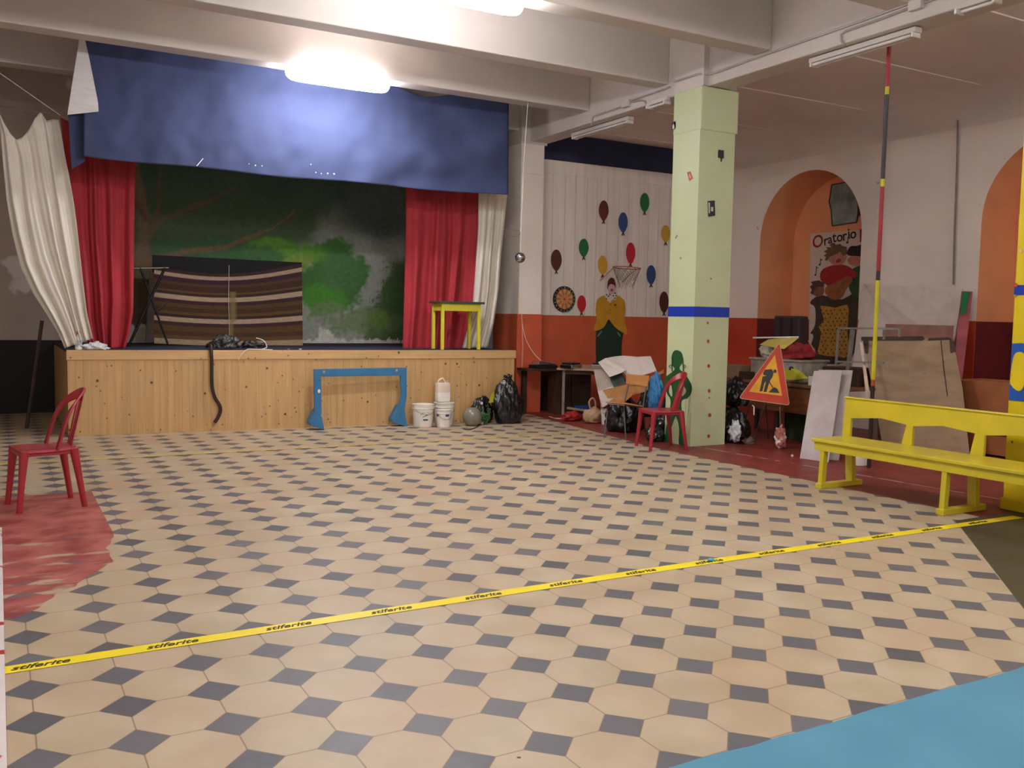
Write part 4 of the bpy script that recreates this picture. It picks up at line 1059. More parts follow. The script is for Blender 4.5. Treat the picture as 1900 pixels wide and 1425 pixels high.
# ------------------------------------------------------------------ bench
t = thing('bench', 'long bright yellow wooden bench with a cut-out backrest', 'bench', (6.7, 1.9, 0))
SX0, SX1, ZSE = 6.38, 6.80, .42
yA, yB = 2.58, -.05
MB().box((SX0, yB, ZSE), (SX1, yA, ZSE+.03), bev=.006).out('seat_board', bench_paint, t)
MB().box((SX0+.02, yB+.02, ZSE-.075), (SX0+.045, yA-.02, ZSE)).out('apron', bench_paint, t)
MB().box((SX1-.03, yB+.02, ZSE-.075), (SX1-.005, yA-.02, ZSE)).out('apron', bench_paint, t)
# backrest: one board with cut-outs whose tops slope
XBk, lean_ = 6.80, .03
def bk(y, z, off=0): return V((XBk+(z-.42)*lean_/.40+off, y, z))
def bpx(x, y):
    p = ox(x, y, XBk+.015); return (p.y, p.z)
yTop, topz, th = bpx(1567, 745)[0], .80, .028
W = []
w1 = [bpx(*q) for q in ((1579, 776), (1634, 776), (1682, 788), (1673, 829), (1578, 815))]
w2 = [bpx(*q) for q in ((1694, 789.5), (1749, 789), (1809, 803), (1800, 847), (1693, 831))]
W = [w1, w2]; dlt = w2[0][0]-w1[0][0]
for k in (1, 2): W.append([(y+dlt*k, w2[i][1] if False else w1[i][1]) for i, (y, z) in enumerate(w2)])
W = [[(y, w1[i][1]) for i, (y, z) in enumerate(w_)] for w_ in W]
b = MB()
def quad(a): b.prism([bk(*p) for p in a], (th, 0, 0))
zl0 = ZSE+.03
yE = -.05
prev = (yTop, yTop)
for w_ in W:
    (a0, z0), (a1, z1), (a2, z2), (a3, z3), (a4, z4) = w_
    if a3 < yE: break
    zb = min(z3, z4)
    quad([(a4, zl0), (a3, zl0), (a3, z3), (a4, z4)])
    quad([(a0, z0), (a1, z1), (a1, topz), (a0, topz)]); quad([(a1, z1), (a2, z2), (a2, topz), (a1, topz)])
    quad([(prev[0], zl0), (a4, zl0), (a4, z4), (a0, z0), (a0, topz), (prev[1], topz)] if prev[0] == prev[1] else [(prev[0], zl0), (a4, zl0), (a4, z4), (a0, z0), (a0, topz), (prev[1], topz), (prev[1], prev[3]), (prev[0], prev[2])])
    prev = (a3, a2, z3, z2)
yB = prev[1]-.06
quad([(prev[0], zl0), (yB, zl0), (yB, topz), (prev[1], topz), (prev[1], prev[3]), (prev[0], prev[2])])
b.out('backrest', bench_paint, t)
MB().prism([bk(yTop+.01, topz, -.01), bk(yB, topz, -.01), bk(yB, topz+.015, -.01), bk(yTop+.01, topz+.015, -.01)], (.05, 0, 0)).out('top_cap', bench_paint, t, bevel=.003)
for y in (2.47, 1.24, .02):
    MB().bar((SX0+.055, y, ZSE-.02), (SX0+.035, y, .03), .055, .045, up=(0, 1, 0)).out('leg', bench_paint, t, bevel=.003)
    MB().bar((SX1-.03, y, ZSE-.02), (SX1-.0, y, .03), .055, .075, up=(0, 1, 0)).out('leg', bench_paint, t, bevel=.003)
    MB().box((SX0-.01, y-.035, 0), (SX1+.12, y+.035, .05), bev=.006).out('foot_rail', bench_paint, t)

# ------------------------------------------------------------------ junk left of the pillar
# hot plate table
t = thing('work_table', 'plain table with a wooden top and square metal legs by the plank wall', 'table', (8.0, 8.5, 0))
tl = [V((7.34, 8.40, 0)), V((7.84, 7.92, 0)), V((8.75, 8.7, 0)), V((8.2, 9.3, 0))]
MB().prism([p+V((0, 0, .715)) for p in (V((7.30, 8.44, 0)), V((7.86, 7.88, 0)), V((8.8, 8.7, 0)), V((8.2, 9.35, 0)))], (0, 0, .03)).out('table_top', mat('table_top_grey', (168, 140, 110), .5), t, bevel=.003)
for p in (V((7.42, 8.42, 0)), V((7.86, 8.02, 0)), V((8.6, 8.7, 0)), V((8.15, 9.15, 0))):
    MB().bar(p, p+V((0, 0, .715)), .04, up=(1, 1, 0)).out('leg', mat('worn_leg_paint', (138, 122, 106), .6, var=.15), t)
MB().bar(V((7.42, 8.42, .68)), V((7.86, 8.02, .68)), .03, .05).out('rail', dark_wood, t)
t = thing('side_bench', 'low dark wooden bench top behind the work table', 'bench', (7.3, 8.9, 0))
MB().box((6.95, 8.72, .68), (7.62, 9.05, .72)).out('top', dark_wood, t, bevel=.003)
MB().box((7.50, 8.75, 0), (7.58, 9.0, .68)).out('side', dark_wood, t)
MB().box((7.02, 8.98, .0), (7.10, 9.03, .68)).out('leg', dark_wood, t)
t = thing('cabinet', 'dark brown cabinet standing under the work table', 'cabinet', (7.95, 9.2, 0))
MB().box((7.62, 9.12, 0), (8.4, 9.55, .66), bev=.01).out('cabinet_body', dark_wood, t)
MB().box((7.66, 9.105, .05), (8.0, 9.12, .62)).out('door', mat('cabinet_door_brown', (70, 46, 30), .5, var=.2), t); MB().box((8.02, 9.105, .05), (8.36, 9.12, .62)).out('door', mat('cabinet_door_brown', (0, 0, 0)), t)
def tray(p, sx, sy, label, rz=0):
    t_ = thing('hot_plate', label, 'hot plate', p, 'hot plates on the work table', world=False, rz=rz)
    cs__ = MB().box((-sx, -sy, 0), (sx, sy, .06), bev=.008).out('casing', chrome, t_)
    MB().box((-sx*.85, -sy*.85, .06), (sx*.85, sy*.85, .085), bev=.006).out('plate', dark_metal, t_)
    MB().bar((sx*1.0, 0, .02), (sx*1.25, 0, .03), .02).out('handle', black_paint, t_)
tray((7.50, 8.35, .745), .14, .11, 'shiny metal hot plate at the left end of the work table', .4)
tray((7.95, 8.18, .745), .15, .11, 'shiny metal hot plate in the middle of the work table', .5)
tray((8.28, 8.55, .745), .15, .12, 'shiny metal hot plate at the far side of the work table', .4)
t = thing('waffle_iron', 'dark metal press with chrome fittings on the low bench beside the table', 'kitchen appliance', (7.28, 8.82, .72))
MB().box((7.12, 8.72, .72), (7.50, 8.98, .77), bev=.01).out('base', dark_metal, t)
MB().prism([(7.14, 8.74, .775), (7.48, 8.74, .775), (7.46, 8.74, .80), (7.18, 8.74, .84)], (0, .22, 0)).out('lid', chrome, t, bevel=.006)
MB().bar((7.16, 8.70, .83), (7.22, 8.68, .85), .025).out('handle', red_plastic, t)
# cartons
def sheet(pxs, depths, label, mt, name='cardboard_sheet', th=.012, cat='cardboard', ext=None):
    P3 = [at(x, y, d) for (x, y), d in zip(pxs, depths)]
    n_ = (P3[1]-P3[0]).cross(P3[2]-P3[0]).normalized()
    if n_.dot(CAM-P3[0]) > 0: n_ = -n_
    return tag(MB().prism(P3, n_*th).out(name, mt, base=sum(P3, V((0, 0, 0)))/len(P3)), label, cat)
def k65(s): return [(1100+a/6.475, 640+b_/6.475) for a, b_ in s]
t = thing('open_carton', 'large open white cardboard carton with lifted flaps behind the school chair', 'carton', (7.5, 7.0, 0))
def cpanel(s, ds, mt, name='flap', th=.01):
    P3 = [at(x, y, d) for (x, y), d in zip(k65(s), ds)]
    n_ = (P3[1]-P3[0]).cross(P3[2]-P3[0]).normalized()
    if n_.dot(CAM-P3[0]) > 0: n_ = -n_
    return MB().prism(P3, n_*th).out(name, mt, t)
cpanel([(68, 210), (150, 160), (265, 138), (400, 300), (345, 335), (205, 385)], [(7.25, 7.3), (7.3, 7.35), (7.4, 7.4), (7.35, 6.9), (7.3, 6.95), (7.2, 7.0)], carton_white)
cpanel([(265, 138), (370, 128), (530, 142), (610, 360), (420, 385), (310, 255)], [(7.45, 7.4), (7.55, 7.35), (7.6, 7.2), (7.5, 6.8), (7.4, 6.85), (7.4, 7.1)], carton_white)
cpanel([(530, 142), (695, 135), (765, 310), (610, 360)], [(7.62, 7.2), (7.75, 7.0), (7.65, 6.7), (7.52, 6.8)], carton_white)
cpanel([(575, 235), (730, 222), (738, 245), (585, 262)], [(7.57, 7.1), (7.69, 6.9), (7.68, 6.88), (7.56, 7.08)], cardboard, 'tape_strip', .002)
cpanel([(10, 300), (140, 290), (250, 490), (60, 560)], [(7.25, 7.4), (7.3, 7.35), (7.3, 7.1), (7.2, 7.3)], mat('carton_grey', (176, 162, 150), .85))
cpanel([(60, 560), (250, 490), (290, 640), (130, 745), (105, 745)], [(7.2, 7.3), (7.3, 7.1), (7.3, 7.0), (7.1, 7.2), (7.1, 7.25)], carton_white)
cpanel([(200, 385), (345, 335), (400, 420), (400, 470), (250, 505)], [(7.36, 7.05), (7.4, 7.0), (7.45, 6.95), (7.4, 6.9), (7.35, 6.95)], mat('dark_green_board', (36, 52, 46), .6), 'inner_panel')
t = thing('torn_carton', 'brown torn cardboard tray lying on the black bags behind the school chair', 'carton', (7.2, 6.6, .3))
cpanel([(120, 550), (430, 475), (700, 480), (640, 560), (480, 600), (370, 700), (190, 690), (265, 635), (180, 645)], [(7.1, 6.9), (7.2, 6.5), (7.35, 6.3), (7.3, 6.3), (7.2, 6.4), (7.15, 6.5), (7.1, 6.7), (7.12, 6.65), (7.1, 6.75)], cardboard, 'side_panel')
cpanel([(120, 550), (430, 470), (690, 395), (860, 330), (860, 350), (700, 415), (435, 490), (130, 562)], [(7.09, 6.9), (7.18, 6.5), (7.35, 6.2), (7.5, 6.0), (7.5, 6.0), (7.35, 6.2), (7.18, 6.5), (7.09, 6.9)], wood_light, 'rim')
tag(sheet([(1205, 700), (1232, 685), (1232, 692), (1208, 704)], [(7.3, 6.2), (7.45, 6.0), (7.45, 6.0), (7.3, 6.2)], 'split piece of light wood behind the school chair backrest', wood_light, 'wood_piece', .02, 'wood'), None, None)
bag((7.25, 6.62, 0), .28, (1.0, .8, .95), 21, 'large black bin bag on the floor behind the school chair', tie=False, taper=.1)
bag((7.45, 6.30, .22), .24, (.9, .8, 1.0), 33, 'black bin bag on top of the pile left of the green pillar', tie=False)
bag((6.98, 5.62, 0), .115, (1, .9, 1.15), 41, 'small shiny black bag on the floor by the green pillar', mat('black_bin_liner_gloss', (0, 0, 0)), taper=.4)
bag((7.30, 5.85, 0), .20, (.8, .8, 1.2), 45, 'black bag wedged behind the green pillar', tie=False)
o = bag((7.17, 5.86, .38), .15, (.55, .8, 1.9), 51, 'blue plastic bag wedged against the green pillar', mat('blue_bag', (52, 128, 184), .35, var=.25, vs=10, bump=.6), tie=False)
# bucket, bags under the table
pB = oz(1130, 789); bucket(pB.x+.05, pB.y+.1, .215, .105, label='white bucket with red stains beside the beige bag')
pq = oz(1099, 786)
tb_ = thing('cloth_bag', 'beige cloth bag slumped under the work table', 'bag', pq)
MB().ball(pq+V((.05, .05, .09)), .15, sc=(1, .6, .85), fn=crumple(61, .35, 1.6, -.6), ico=4).out('bag_body', mat('beige_cloth', (186, 152, 118), .9, var=.12), tb_, smooth=180)
(MB().tube(cr([pq+V((.0, .05, .2)), pq+V((-.03, .05, .30)), pq+V((.02, .05, .36)), pq+V((.07, .05, .32)), pq+V((.09, .05, .2))], 5, False), [.014]*21, 8).out('handle', mat('beige_cloth', (0, 0, 0)), tb_, smooth=180))
pr_ = oz(1066, 782)
o = MB().ball(pr_+V((.0, .08, .06)), .13, sc=(1.2, .6, .6), fn=crumple(71, .4, 2, -.6), ico=4).out('red_bag', mat('dark_red_bag', (168, 34, 36), .4, bump=.5), base=pr_, smooth=180); tag(o, 'crumpled red bag on the floor under the work table', 'bag')
p_ = oz(1092, 768); tag(MB().box(p_+V((-.14, 0, .06)), p_+V((.10, .2, .12)), bev=.005).out('blue_box', mat('blue_plastic', (38, 84, 160), .4), base=p_), 'flat blue box behind the red and beige bags', 'box')
p_ = oz(1058, 774)+V((0, 0, .1)); tag(MB().bar(oy(1053, 757, 8.3), oy(1090, 762, 7.9), .03).out('stick', mat('grey_stick', (150, 130, 110), .7), base=oy(1053, 757, 8.3)), 'grey stick lying over the red bag', 'stick')
tag(MB().tube([oz(1019, 774)+V((0, 0, .008)), oz(1030, 777)+V((0, 0, .006)), oz(1052, 778)+V((0, 0, .006))], .006, 6).out('cable', mat('pinkish_cable', (0, 0, 0)), base=oz(1030, 777)), 'short pink cable on the floor left of the red bag', 'cable')

# ------------------------------------------------------------------ right of the pillar: desk row
t = thing('long_desk', 'long old brown wooden desk along the aisle behind the road sign', 'desk', (9.0, 4.4, 0))
Xd = 8.45
dk = lambda x, y: ox(x, y, Xd)
zt = .74; 
MB().box((Xd-.02, 4.0, zt-.035), (9.30, 6.3, zt), bev=.004).out('desk_top', mat('desk_top_wood', (124, 88, 62), .45, var=.15), t)
MB().box((Xd+.01, 4.02, .38), (Xd+.03, 6.28, zt-.035)).out('front_panel', wood_brown, t)
for y in (4.06, 5.1, 6.2):
    for x in (Xd+.06, 9.25): MB().bar((x, y, 0), (x, y, zt-.035), .05).out('leg', dark_wood, t)
# dark green sheet set in the gap below the desk front
tag(MB().box((8.75, 4.25, 0), (8.77, 5.2, .38)).out('green_board', mat('dark_green_sheet', (52, 66, 34), .8, var=.3), base=(8.75, 4.6, 0)), 'dark green sheet in the gap under the long desk', 'board')
# translucent crate with cloths
t = thing('storage_crate', 'translucent plastic crate filled with cloths on the long desk', 'crate', (8.9, 5.2, zt))
cxx = [ox(x, y, 8.75) for x, y in ((1406, 664), (1500, 664), (1497, 700), (1409, 700))]
ya, yb = cxx[0].y, cxx[1].y
MB().box((8.62, yb, zt), (9.1, ya, zt+.28), bev=.02).out('crate_body', mat('clear_crate', (168, 160, 148), .25, var=.2, vs=8), t)
MB().box((8.60, yb-.02, zt+.26), (9.12, ya+.02, zt+.29), bev=.01).out('rim', mat('clear_crate', (0, 0, 0)), t)
t2_ = V((8.85, (ya+yb)/2, zt+.37))
tag(MB().ball(t2_+V((0, -.15, 0)), .24, sc=(.8, 1.1, .50), fn=crumple(81, .4, 2), ico=4).out('red_cloth', mat('dark_red_cloth', (150, 34, 40), .9, var=.2), base=t2_, smooth=180), 'dark red cloth bulging out of the crate', 'cloth')
tag(MB().ball(t2_+V((0, .30, 0)), .15, sc=(.9, 1, .7), fn=crumple(83, .4, 2), ico=4).out('white_cloth', white_cloth, base=t2_+V((0, .2, 0)), smooth=180), 'white cloth at the left end of the crate', 'cloth')
P3 = [ox(x, y, X) for x, y, X in ((1410, 640, 8.6), (1425, 631, 8.75), (1460, 627, 8.9), (1482, 627, 8.9), (1466, 640, 8.7), (1455, 648, 8.6), (1430, 644, 8.6))]
tag(MB().prism(P3, (0, 0, .008)).out('paper_sheet', mat('yellow_paper', (206, 188, 96), .8), base=P3[0]), 'yellow paper sheet draped over the crate', 'paper')
tag(MB().bar(ox(1397, 626.5, 8.65), ox(1482, 625.5, 8.95), .02).out('white_rod', white_plastic, base=ox(1440, 626, 8.8)), 'white rod lying across the crate', 'rod')
tag(MB().bar(ox(1500, 632, 8.7), ox(1511, 651, 8.6), .012).out('thin_stick', wood_light, base=ox(1500, 632, 8.7)), 'thin stick poking out of the right of the crate', 'stick')
# dark backpack / speaker behind
c4 = [ox(x, y, 9.2) for x, y in ((1441, 586), (1484, 586), (1487, 626), (1439, 626))]
t = thing('dark_suitcase', 'dark case standing behind the crate against the niche', 'case', (9.2, (c4[0].y+c4[1].y)/2, zt))
MB().box((9.15, c4[2].y, zt), (9.32, c4[0].y, c4[0].z), bev=.02).out('case_body', mat('dark_case', (48, 26, 32), .6), t)
for k in (.3, .7): MB().box((9.14, c4[2].y+(c4[0].y-c4[2].y)*k-.015, zt+.1), (9.152, c4[2].y+(c4[0].y-c4[2].y)*k+.015, c4[0].z-.03)).out('ridge', black_paint, t)
# yellow bag
P3 = [ox(x, y, 8.5) for x, y in ((1456, 684), (1466, 682), (1478, 690), (1492, 703), (1470, 706), (1455, 705))]
yb_ = thing('yellow_bag', 'lime yellow bag on the desk below the crate', 'bag', (8.5, P3[0].y, zt))
MB().prism(P3, (.09, 0, 0)).out('bag_body', mat('lime_bag', (190, 190, 54), .5), yb_, bevel=.01)
MB().ball(ox(1468, 684, 8.52), .03, 12).out('knot', mat('navy', (30, 34, 60), .4), yb_)
# cartons at the left end of the desk
p = ox(1355, 700, 8.5)
tag(MB().box((8.5, p.y-.18, zt), (8.8, p.y+.25, zt+.17), bev=.004).out('carton', mat('pale_carton', (150, 118, 90), .85), base=(8.6, p.y, zt)), 'pale carton on the desk directly beside the green pillar', 'carton')
tag(MB().box((8.46, p.y-.33, zt), (8.7, p.y-.2, zt+.1), bev=.004).out('dark_box', dark_wood, base=(8.6, p.y-.26, zt)), 'small dark box beside the pale carton', 'box')
tag(MB().box((8.5, 4.42, zt), (8.72, 4.60, zt+.11), bev=.004).out('white_carton', carton_white, base=(8.6, 4.5, zt)), 'little white carton on the desk left of the plastic sheets', 'carton')
tag(MB().box((8.9, 4.2, zt), (9.25, 4.75, zt+.22), bev=.01).out('dark_crate', dark_wood, base=(9.0, 4.5, zt)), 'dark wooden crate on the desk in front of the poster', 'crate')
# black bags and pack beside the pillar
bag((7.92, 5.28, 0), .27, (.75, .9, 1.0), 91, 'black bin bag on the floor right of the green pillar', tie=False)
bag((8.02, 5.34, .44), .2, (.8, .9, 1.1), 95, 'black bin bag stacked on top beside the green pillar', tie=False)
p = at(1364, 800, (7.75, 5.0)); o = MB().ball(p, .13, sc=(.35, .6, 1.0), fn=crumple(97, .6, 2.5), ico=4).out('white_plastic_scrap', mat('thin_white_bag', (0, 0, 0)), base=p, smooth=180); tag(o, 'torn white plastic hanging on the black bags', 'plastic wrap')
p = at(1388, 820, (7.9, 5.0)); o = MB().ball(p, .07, sc=(1, 1, .7), fn=crumple(99, .6, 2.5), ico=3).out('rag', mat('brown_rag', (130, 104, 84), .9), base=p, smooth=180); tag(o, 'brown rag at the foot of the sign legs', 'rag')

# road works sign -----------------------------------------------------------------------
SXc, = (7.95,)
def sp_(x, y, off=0):
    # plane of the sign: leans back, turned to the hall
    n_ = V((-.80, -.58, .18)).normalized(); p0 = V((7.93, 4.78, .8))-n_*0+n_*off
    d = ray(x, y); k = (p0-CAM).dot(n_)/d.dot(n_); return CAM+k*d
nS = V((-.80, -.58, .18)).normalized()
t = thing('road_sign', 'triangular red and yellow road works warning sign on thin metal legs', 'road sign', (7.95, 4.8, 0))
def k509(s): return [(1330+a/5.09, 570+b_/5.09) for a, b_ in s]
def tri(A, B, C_, r):
    out = []
    for P_, Q_, R__ in ((C_, A, B), (A, B, C_), (B, C_, A)):
        q = V((*Q_, 0)); u = (V((*P_, 0))-q).normalized()*r; v = (V((*R__, 0))-q).normalized()*r
        for k in range(6):
            s_ = k/5; w_ = (q+u)*(1-s_)**2+q*2*s_*(1-s_)+(q+v)*s_*s_; out.append((w_.x, w_.y))
    return out
def sgn(pts, mt, name, off, th=.002): return MB().prism([sp_(*p, off) for p in pts], nS*th).out(name, mt, t)
A_, B__, C__ = (1330+595/5.09, 570+325/5.09), (1330+205/5.09, 570+862/5.09), (1330+690/5.09, 570+930/5.09)
plate_ = sgn(tri(A_, B__, C__, 7), mat('sign_edge', (206, 170, 120), .4), 'plate', -.004, .004)
t_sign = t; t = plate_
ctr = ((A_[0]+B__[0]+C__[0])/3, (A_[1]+B__[1]+C__[1])/3)
def shr(p, k): return (ctr[0]+(p[0]-ctr[0])*k, ctr[1]+(p[1]-ctr[1])*k)
sgn(tri(shr(A_, .97), shr(B__, .97), shr(C__, .97), 6), mat('sign_red', (190, 58, 30), .6), 'red_border', .0, .002)
sgn(k509([(549, 450), (305, 797), (618, 838)]), mat('sign_yellow', (226, 166, 30), .6), 'yellow_field', .002, .002)
sb = mat('sign_black', (38, 30, 26), .5)
sgn(k509([(455, 590), (520, 585), (537, 615), (528, 655), (505, 690), (488, 735), (470, 800), (440, 800), (455, 745), (465, 700), (450, 715), (430, 795), (403, 795), (420, 720), (432, 655), (455, 650), (475, 650), (440, 640), (437, 620)]), sb, 'worker_body', .004, .001)
sgn([(1330+550/5.09+3*cos(2*pi*k/14), 570+605/5.09+3.4*sin(2*pi*k/14)) for k in range(14)], sb, 'worker_head', .004, .001)
sgn(k509([(490, 705), (498, 700), (545, 775), (538, 780)]), sb, 'shovel_handle', .004, .001)
sgn(k509([(487, 803), (520, 772), (545, 755), (572, 770), (592, 812)]), sb, 'heap', .004, .001)
t = t_sign
b = lambda a, c, nm='leg': MB().tube([a, c], .008, 6).out(nm, mat('sign_leg_grey', (96, 102, 100), .5, .5), t)
f1, f2, f3, f4 = oz(1397, 822), oz(1372, 812), oz(1409, 816), oz(1446, 815)
b(sp_(1419, 750, -.02), f1); b(sp_(1393, 745, -.02), f2); b(sp_(1421, 750, -.15), f3+V((.2, .05, 0))); b(sp_(1447, 755, -.02), sp_(1448, 790, -.02), 'hook_rod')
tag(MB().tube([sp_(1396, 752, .01), sp_(1399, 755, .01), sp_(1399, 770, .01)], .007, 6).out('tie_strap', white_plastic, base=sp_(1399, 770, .01)), 'short white strap hanging below the sign', 'strap')
p = sp_(1448, 812, 0); o = MB().ball(p, .12, sc=(.5, .5, 1.0), fn=crumple(105, .55, 2.4), ico=4).out('hanging_cloth', mat('red_white_cloth', (190, 120, 108), .9, var=.2, spots=((226, 212, 200), 14, .52)), base=p, smooth=180); tag(o, 'red and white crumpled cloth hanging under the sign', 'cloth')
p = oz(1470, 848); tag(MB().ball(p+V((0, 0, .014)), .016, 8).out('paper_ball', white_plastic, base=p), 'tiny white paper ball on the red floor', 'litter')

# plastic sheets -------------------------------------------------------------------------
def lean(pxs, depths, name, label, mt, cat, th=.008, drop=None):
    P3 = [at(x, y, d) for (x, y), d in zip(pxs, depths)]
    if drop:
        a, c = P3[drop[0]], P3[drop[1]]; k = a.z/(a.z-c.z); e1 = a+(c-a)*k
        a, c = P3[drop[2]], P3[drop[3]]; k = a.z/(a.z-c.z); e2 = a+(c-a)*k
        P3[drop[1]] = e1; P3[drop[3]] = e2
    for p_ in P3:
        if p_.z < .03: p_.z = .001
    n_ = (P3[1]-P3[0]).cross(P3[2]-P3[0]).normalized()
    if n_.dot(CAM-P3[0]) > 0: n_ = -n_
    return tag(MB().prism(P3, n_*th).out(name, mt, base=(P3[0]+P3[-1])/2), label, cat)
clr = mat('frosted_sheet', (196, 182, 180), .35, var=.06, alpha=.72); clr2 = mat('frosted_sheet_two', (186, 172, 166), .35, var=.06, alpha=.8)
lean([(1519, 686), (1582, 687), (1556, 855), (1500, 852)], [(8.38, 4.0), (8.38, 3.65), (7.95, 3.55), (7.80, 3.80)], 'plastic_sheet', 'translucent plastic sheet leaning at the back of the pair', clr2, 'plastic sheet')
lean([(1510, 688), (1562, 688), (1537, 858), (1484, 850)], [(8.30, 4.0), (8.30, 3.70), (7.72, 3.50), (7.64, 3.86)], 'plastic_sheet', 'translucent plastic sheet leaning in front against the long desk', clr, 'plastic sheet')
# metal trolley frame
t = thing('metal_frame', 'light grey metal rack frame behind the plastic sheets', 'rack', (8.9, 3.7, zt))
fx = lambda x, y, X=8.7: ox(x, y, X)
mg = mat('pale_metal_frame', (150, 148, 142), .4, .4)
for a, c, nm in (((1556, 609), (1669, 610), 'top_bar'), ((1556, 609), (1551, 680), 'upright'), ((1551, 671), (1640, 673), 'lower_bar')):
    MB().bar(fx(*a), fx(*c), .022).out(nm, mg, t)
MB().bar(fx(1582, 612, 8.9), fx(1573, 690, 8.9), .04).out('slotted_upright', mg, t)
MB().bar(fx(1640, 612, 8.8), fx(1640, 630, 8.8), .02).out('upright', mg, t); MB().bar(fx(1669, 610), fx(1669, 625), .02).out('upright', mg, t)
# boards leaning
lean([(1602, 527), (1786, 534), (1768, 650), (1774, 760), (1573, 745)], [(10.95, 6.6), (10.95, 4.8), (10.6, 4.65), (10.45, 4.55), (10.45, 6.3)], 'white_board', 'large off-white board leaning against the right wall', mat('off_white_board', (222, 210, 200), .7, var=.05), 'board', .02, drop=(2, 3, 0, 4))
lean([(1785, 540), (1805, 541), (1787, 690), (1768, 690)], [(10.8, 4.6), (10.9, 4.5), (10.6, 4.35), (10.5, 4.42)], 'painted_board', 'narrow board edge painted green and pink behind the white board', mat('pink_board', (178, 84, 92), .6, var=.15), 'board', .03, drop=(1, 2, 0, 3))
PB = [o for o in bpy.data.objects if o.name == 'painted_board'][0]
q_ = [at(x, y, d)*1 for (x, y), d in zip([(1786, 541), (1800, 541), (1791, 583), (1781, 583)], [(10.77, 4.58), (10.87, 4.48), (10.72, 4.42), (10.64, 4.48)])]
o = MB().prism([p_-PB.location for p_ in q_], (.01, 0, 0)).out('green_end', mat('green_board', (22, 116, 66), .6)); o.parent = PB; o['label'] = 'green painted top end'
lean([(1643, 601), (1768, 604), (1766, 640), (1640, 640)], [(10.3, 5.35), (10.2, 4.35), (10.16, 4.33), (10.26, 5.32)], 'pinkish_board', 'pinkish stained board standing behind the weathered plywood', mat('pink_stained_board', (166, 118, 104), .75, var=.15), 'board', .02, drop=(1, 2, 0, 3))
t = thing('plywood_panel', 'large weathered plywood panel leaning with a dark top strip', 'board', (8.5, 3.4, 0))
pp = [at(x, y, d) for (x, y), d in zip([(1602, 627), (1768, 628), (1792, 780), (1795, 850), (1632, 840)], [(9.28, 3.98), (9.8, 3.35), (9.6, 3.2), (9.42, 3.08), (8.98, 3.78)])]
pl_n = (pp[1]-pp[0]).cross(pp[3]-pp[0]).normalized()
if pl_n.dot(CAM-pp[0]) > 0: pl_n = -pl_n
def plp(x, y, off=0):
    d = ray(x, y); p0 = pp[0]-pl_n*off; k = (p0-CAM).dot(pl_n)/d.dot(pl_n); return CAM+k*d
# bottom of the panel stands on the floor
def floor_on_plane(x):
    lo, hi = 700., 960.
    for _ in range(40):
        m_ = (lo+hi)/2
        if plp(x, m_).z > 0: lo = m_
        else: hi = m_
    return (x, lo)
outl = [(1602, 627), (1765, 628), (1774, 660), (1786, 720), floor_on_plane(1800), floor_on_plane(1640)]
MB().prism([plp(*p) for p in outl], pl_n*.018).out('panel', ply_old, t)
MB().prism([plp(*p, .004) for p in ((1598, 625), (1712, 624), (1716, 629), (1710, 632), (1598, 632))], -pl_n*.004).out('top_strip', dark_wood, t)
MB().prism([plp(*p, .004) for p in ((1722, 628), (1758, 626), (1768, 630), (1722, 632))], -pl_n*.004).out('top_strip', dark_wood, t)
MB().prism([plp(*p, .004) for p in ((1601, 631), (1612, 632), (1611, 656), (1605, 656))], -pl_n*.004).out('bracket', dark_wood, t)
MB().prism([plp(*p, .004) for p in ((1762, 628), (1771, 636), (1774, 652), (1764, 655))], -pl_n*.004).out('bracket', dark_wood, t)
b = MB(); b.tube([plp(1746, 632, .003), plp(1751, 680, .003), plp(1758, 735, .003)], .005, 5); b.out('crack_line', dark_wood, t)
o = lean([(1595, 634), (1600, 636), (1618, 760), (1620, 800), (1610, 762)], [(8.98, 3.90), (8.98, 3.88), (8.62, 3.62), (8.55, 3.55), (8.6, 3.62)], 'white_batten', 'narrow white wooden batten leaning left of the plywood panel', mat('chipped_white_wood', (216, 196, 176), .7, var=.1), 'batten', .02)
lean([(1612, 745), (1628, 746), (1628, 830), (1618, 815)], [(8.55, 3.5), (8.55, 3.46), (8.5, 3.42), (8.5, 3.45)], 'dark_batten', 'dark board edge at the foot of the pole', dark_wood, 'batten', .02, drop=(1, 2, 0, 3))
# pole
t = thing('striped_pole', 'tall pole painted in yellow, black and red sections leaning on the ceiling beam', 'pole', (7.95, 3.05, 0))
P0, P1 = V((7.95, 3.0, 0)), None
P0 = at(1612, 845, (7.9, 3.1)); P0 = oz(1612, 868)
ptop = at(1650, 84, (7.6, 2.85))
def onp(y):
    # point of the pole seen at photo height y
    best = min((k/400 for k in range(401)), key=lambda s_: abs(_py(P0.lerp(ptop, s_))-y)); return best
def _py(p): d = p-CAM; return 712.5-F*d.dot(UP)/d.dot(FW)
cy, ck, cr_ = mat('pole_yellow', (206, 196, 40), .45), mat('pole_black', (52, 44, 46), .4), mat('pole_red', (160, 44, 48), .45)
secs = [(868, 715, mat('pole_base_black', (50, 34, 28), .5), 'black_section'), (715, 704, mat('pole_rust', (170, 84, 40), .5), 'rusty_section'), (704, 521, cy, 'yellow_section'), (521, 503, ck, 'black_section'), (503, 347, cr_, 'red_section'), (347, 332, cy, 'yellow_section'), (332, 175, ck, 'black_section'), (175, 161, cy, 'yellow_section'), (161, 84, cr_, 'red_section')]
for y0, y1, mt, nm in secs:
    a, c = P0.lerp(ptop, onp(y0)), P0.lerp(ptop, onp(y1)); MB().tube([a, c], .021, 14).out(nm, mt, t, smooth=60)
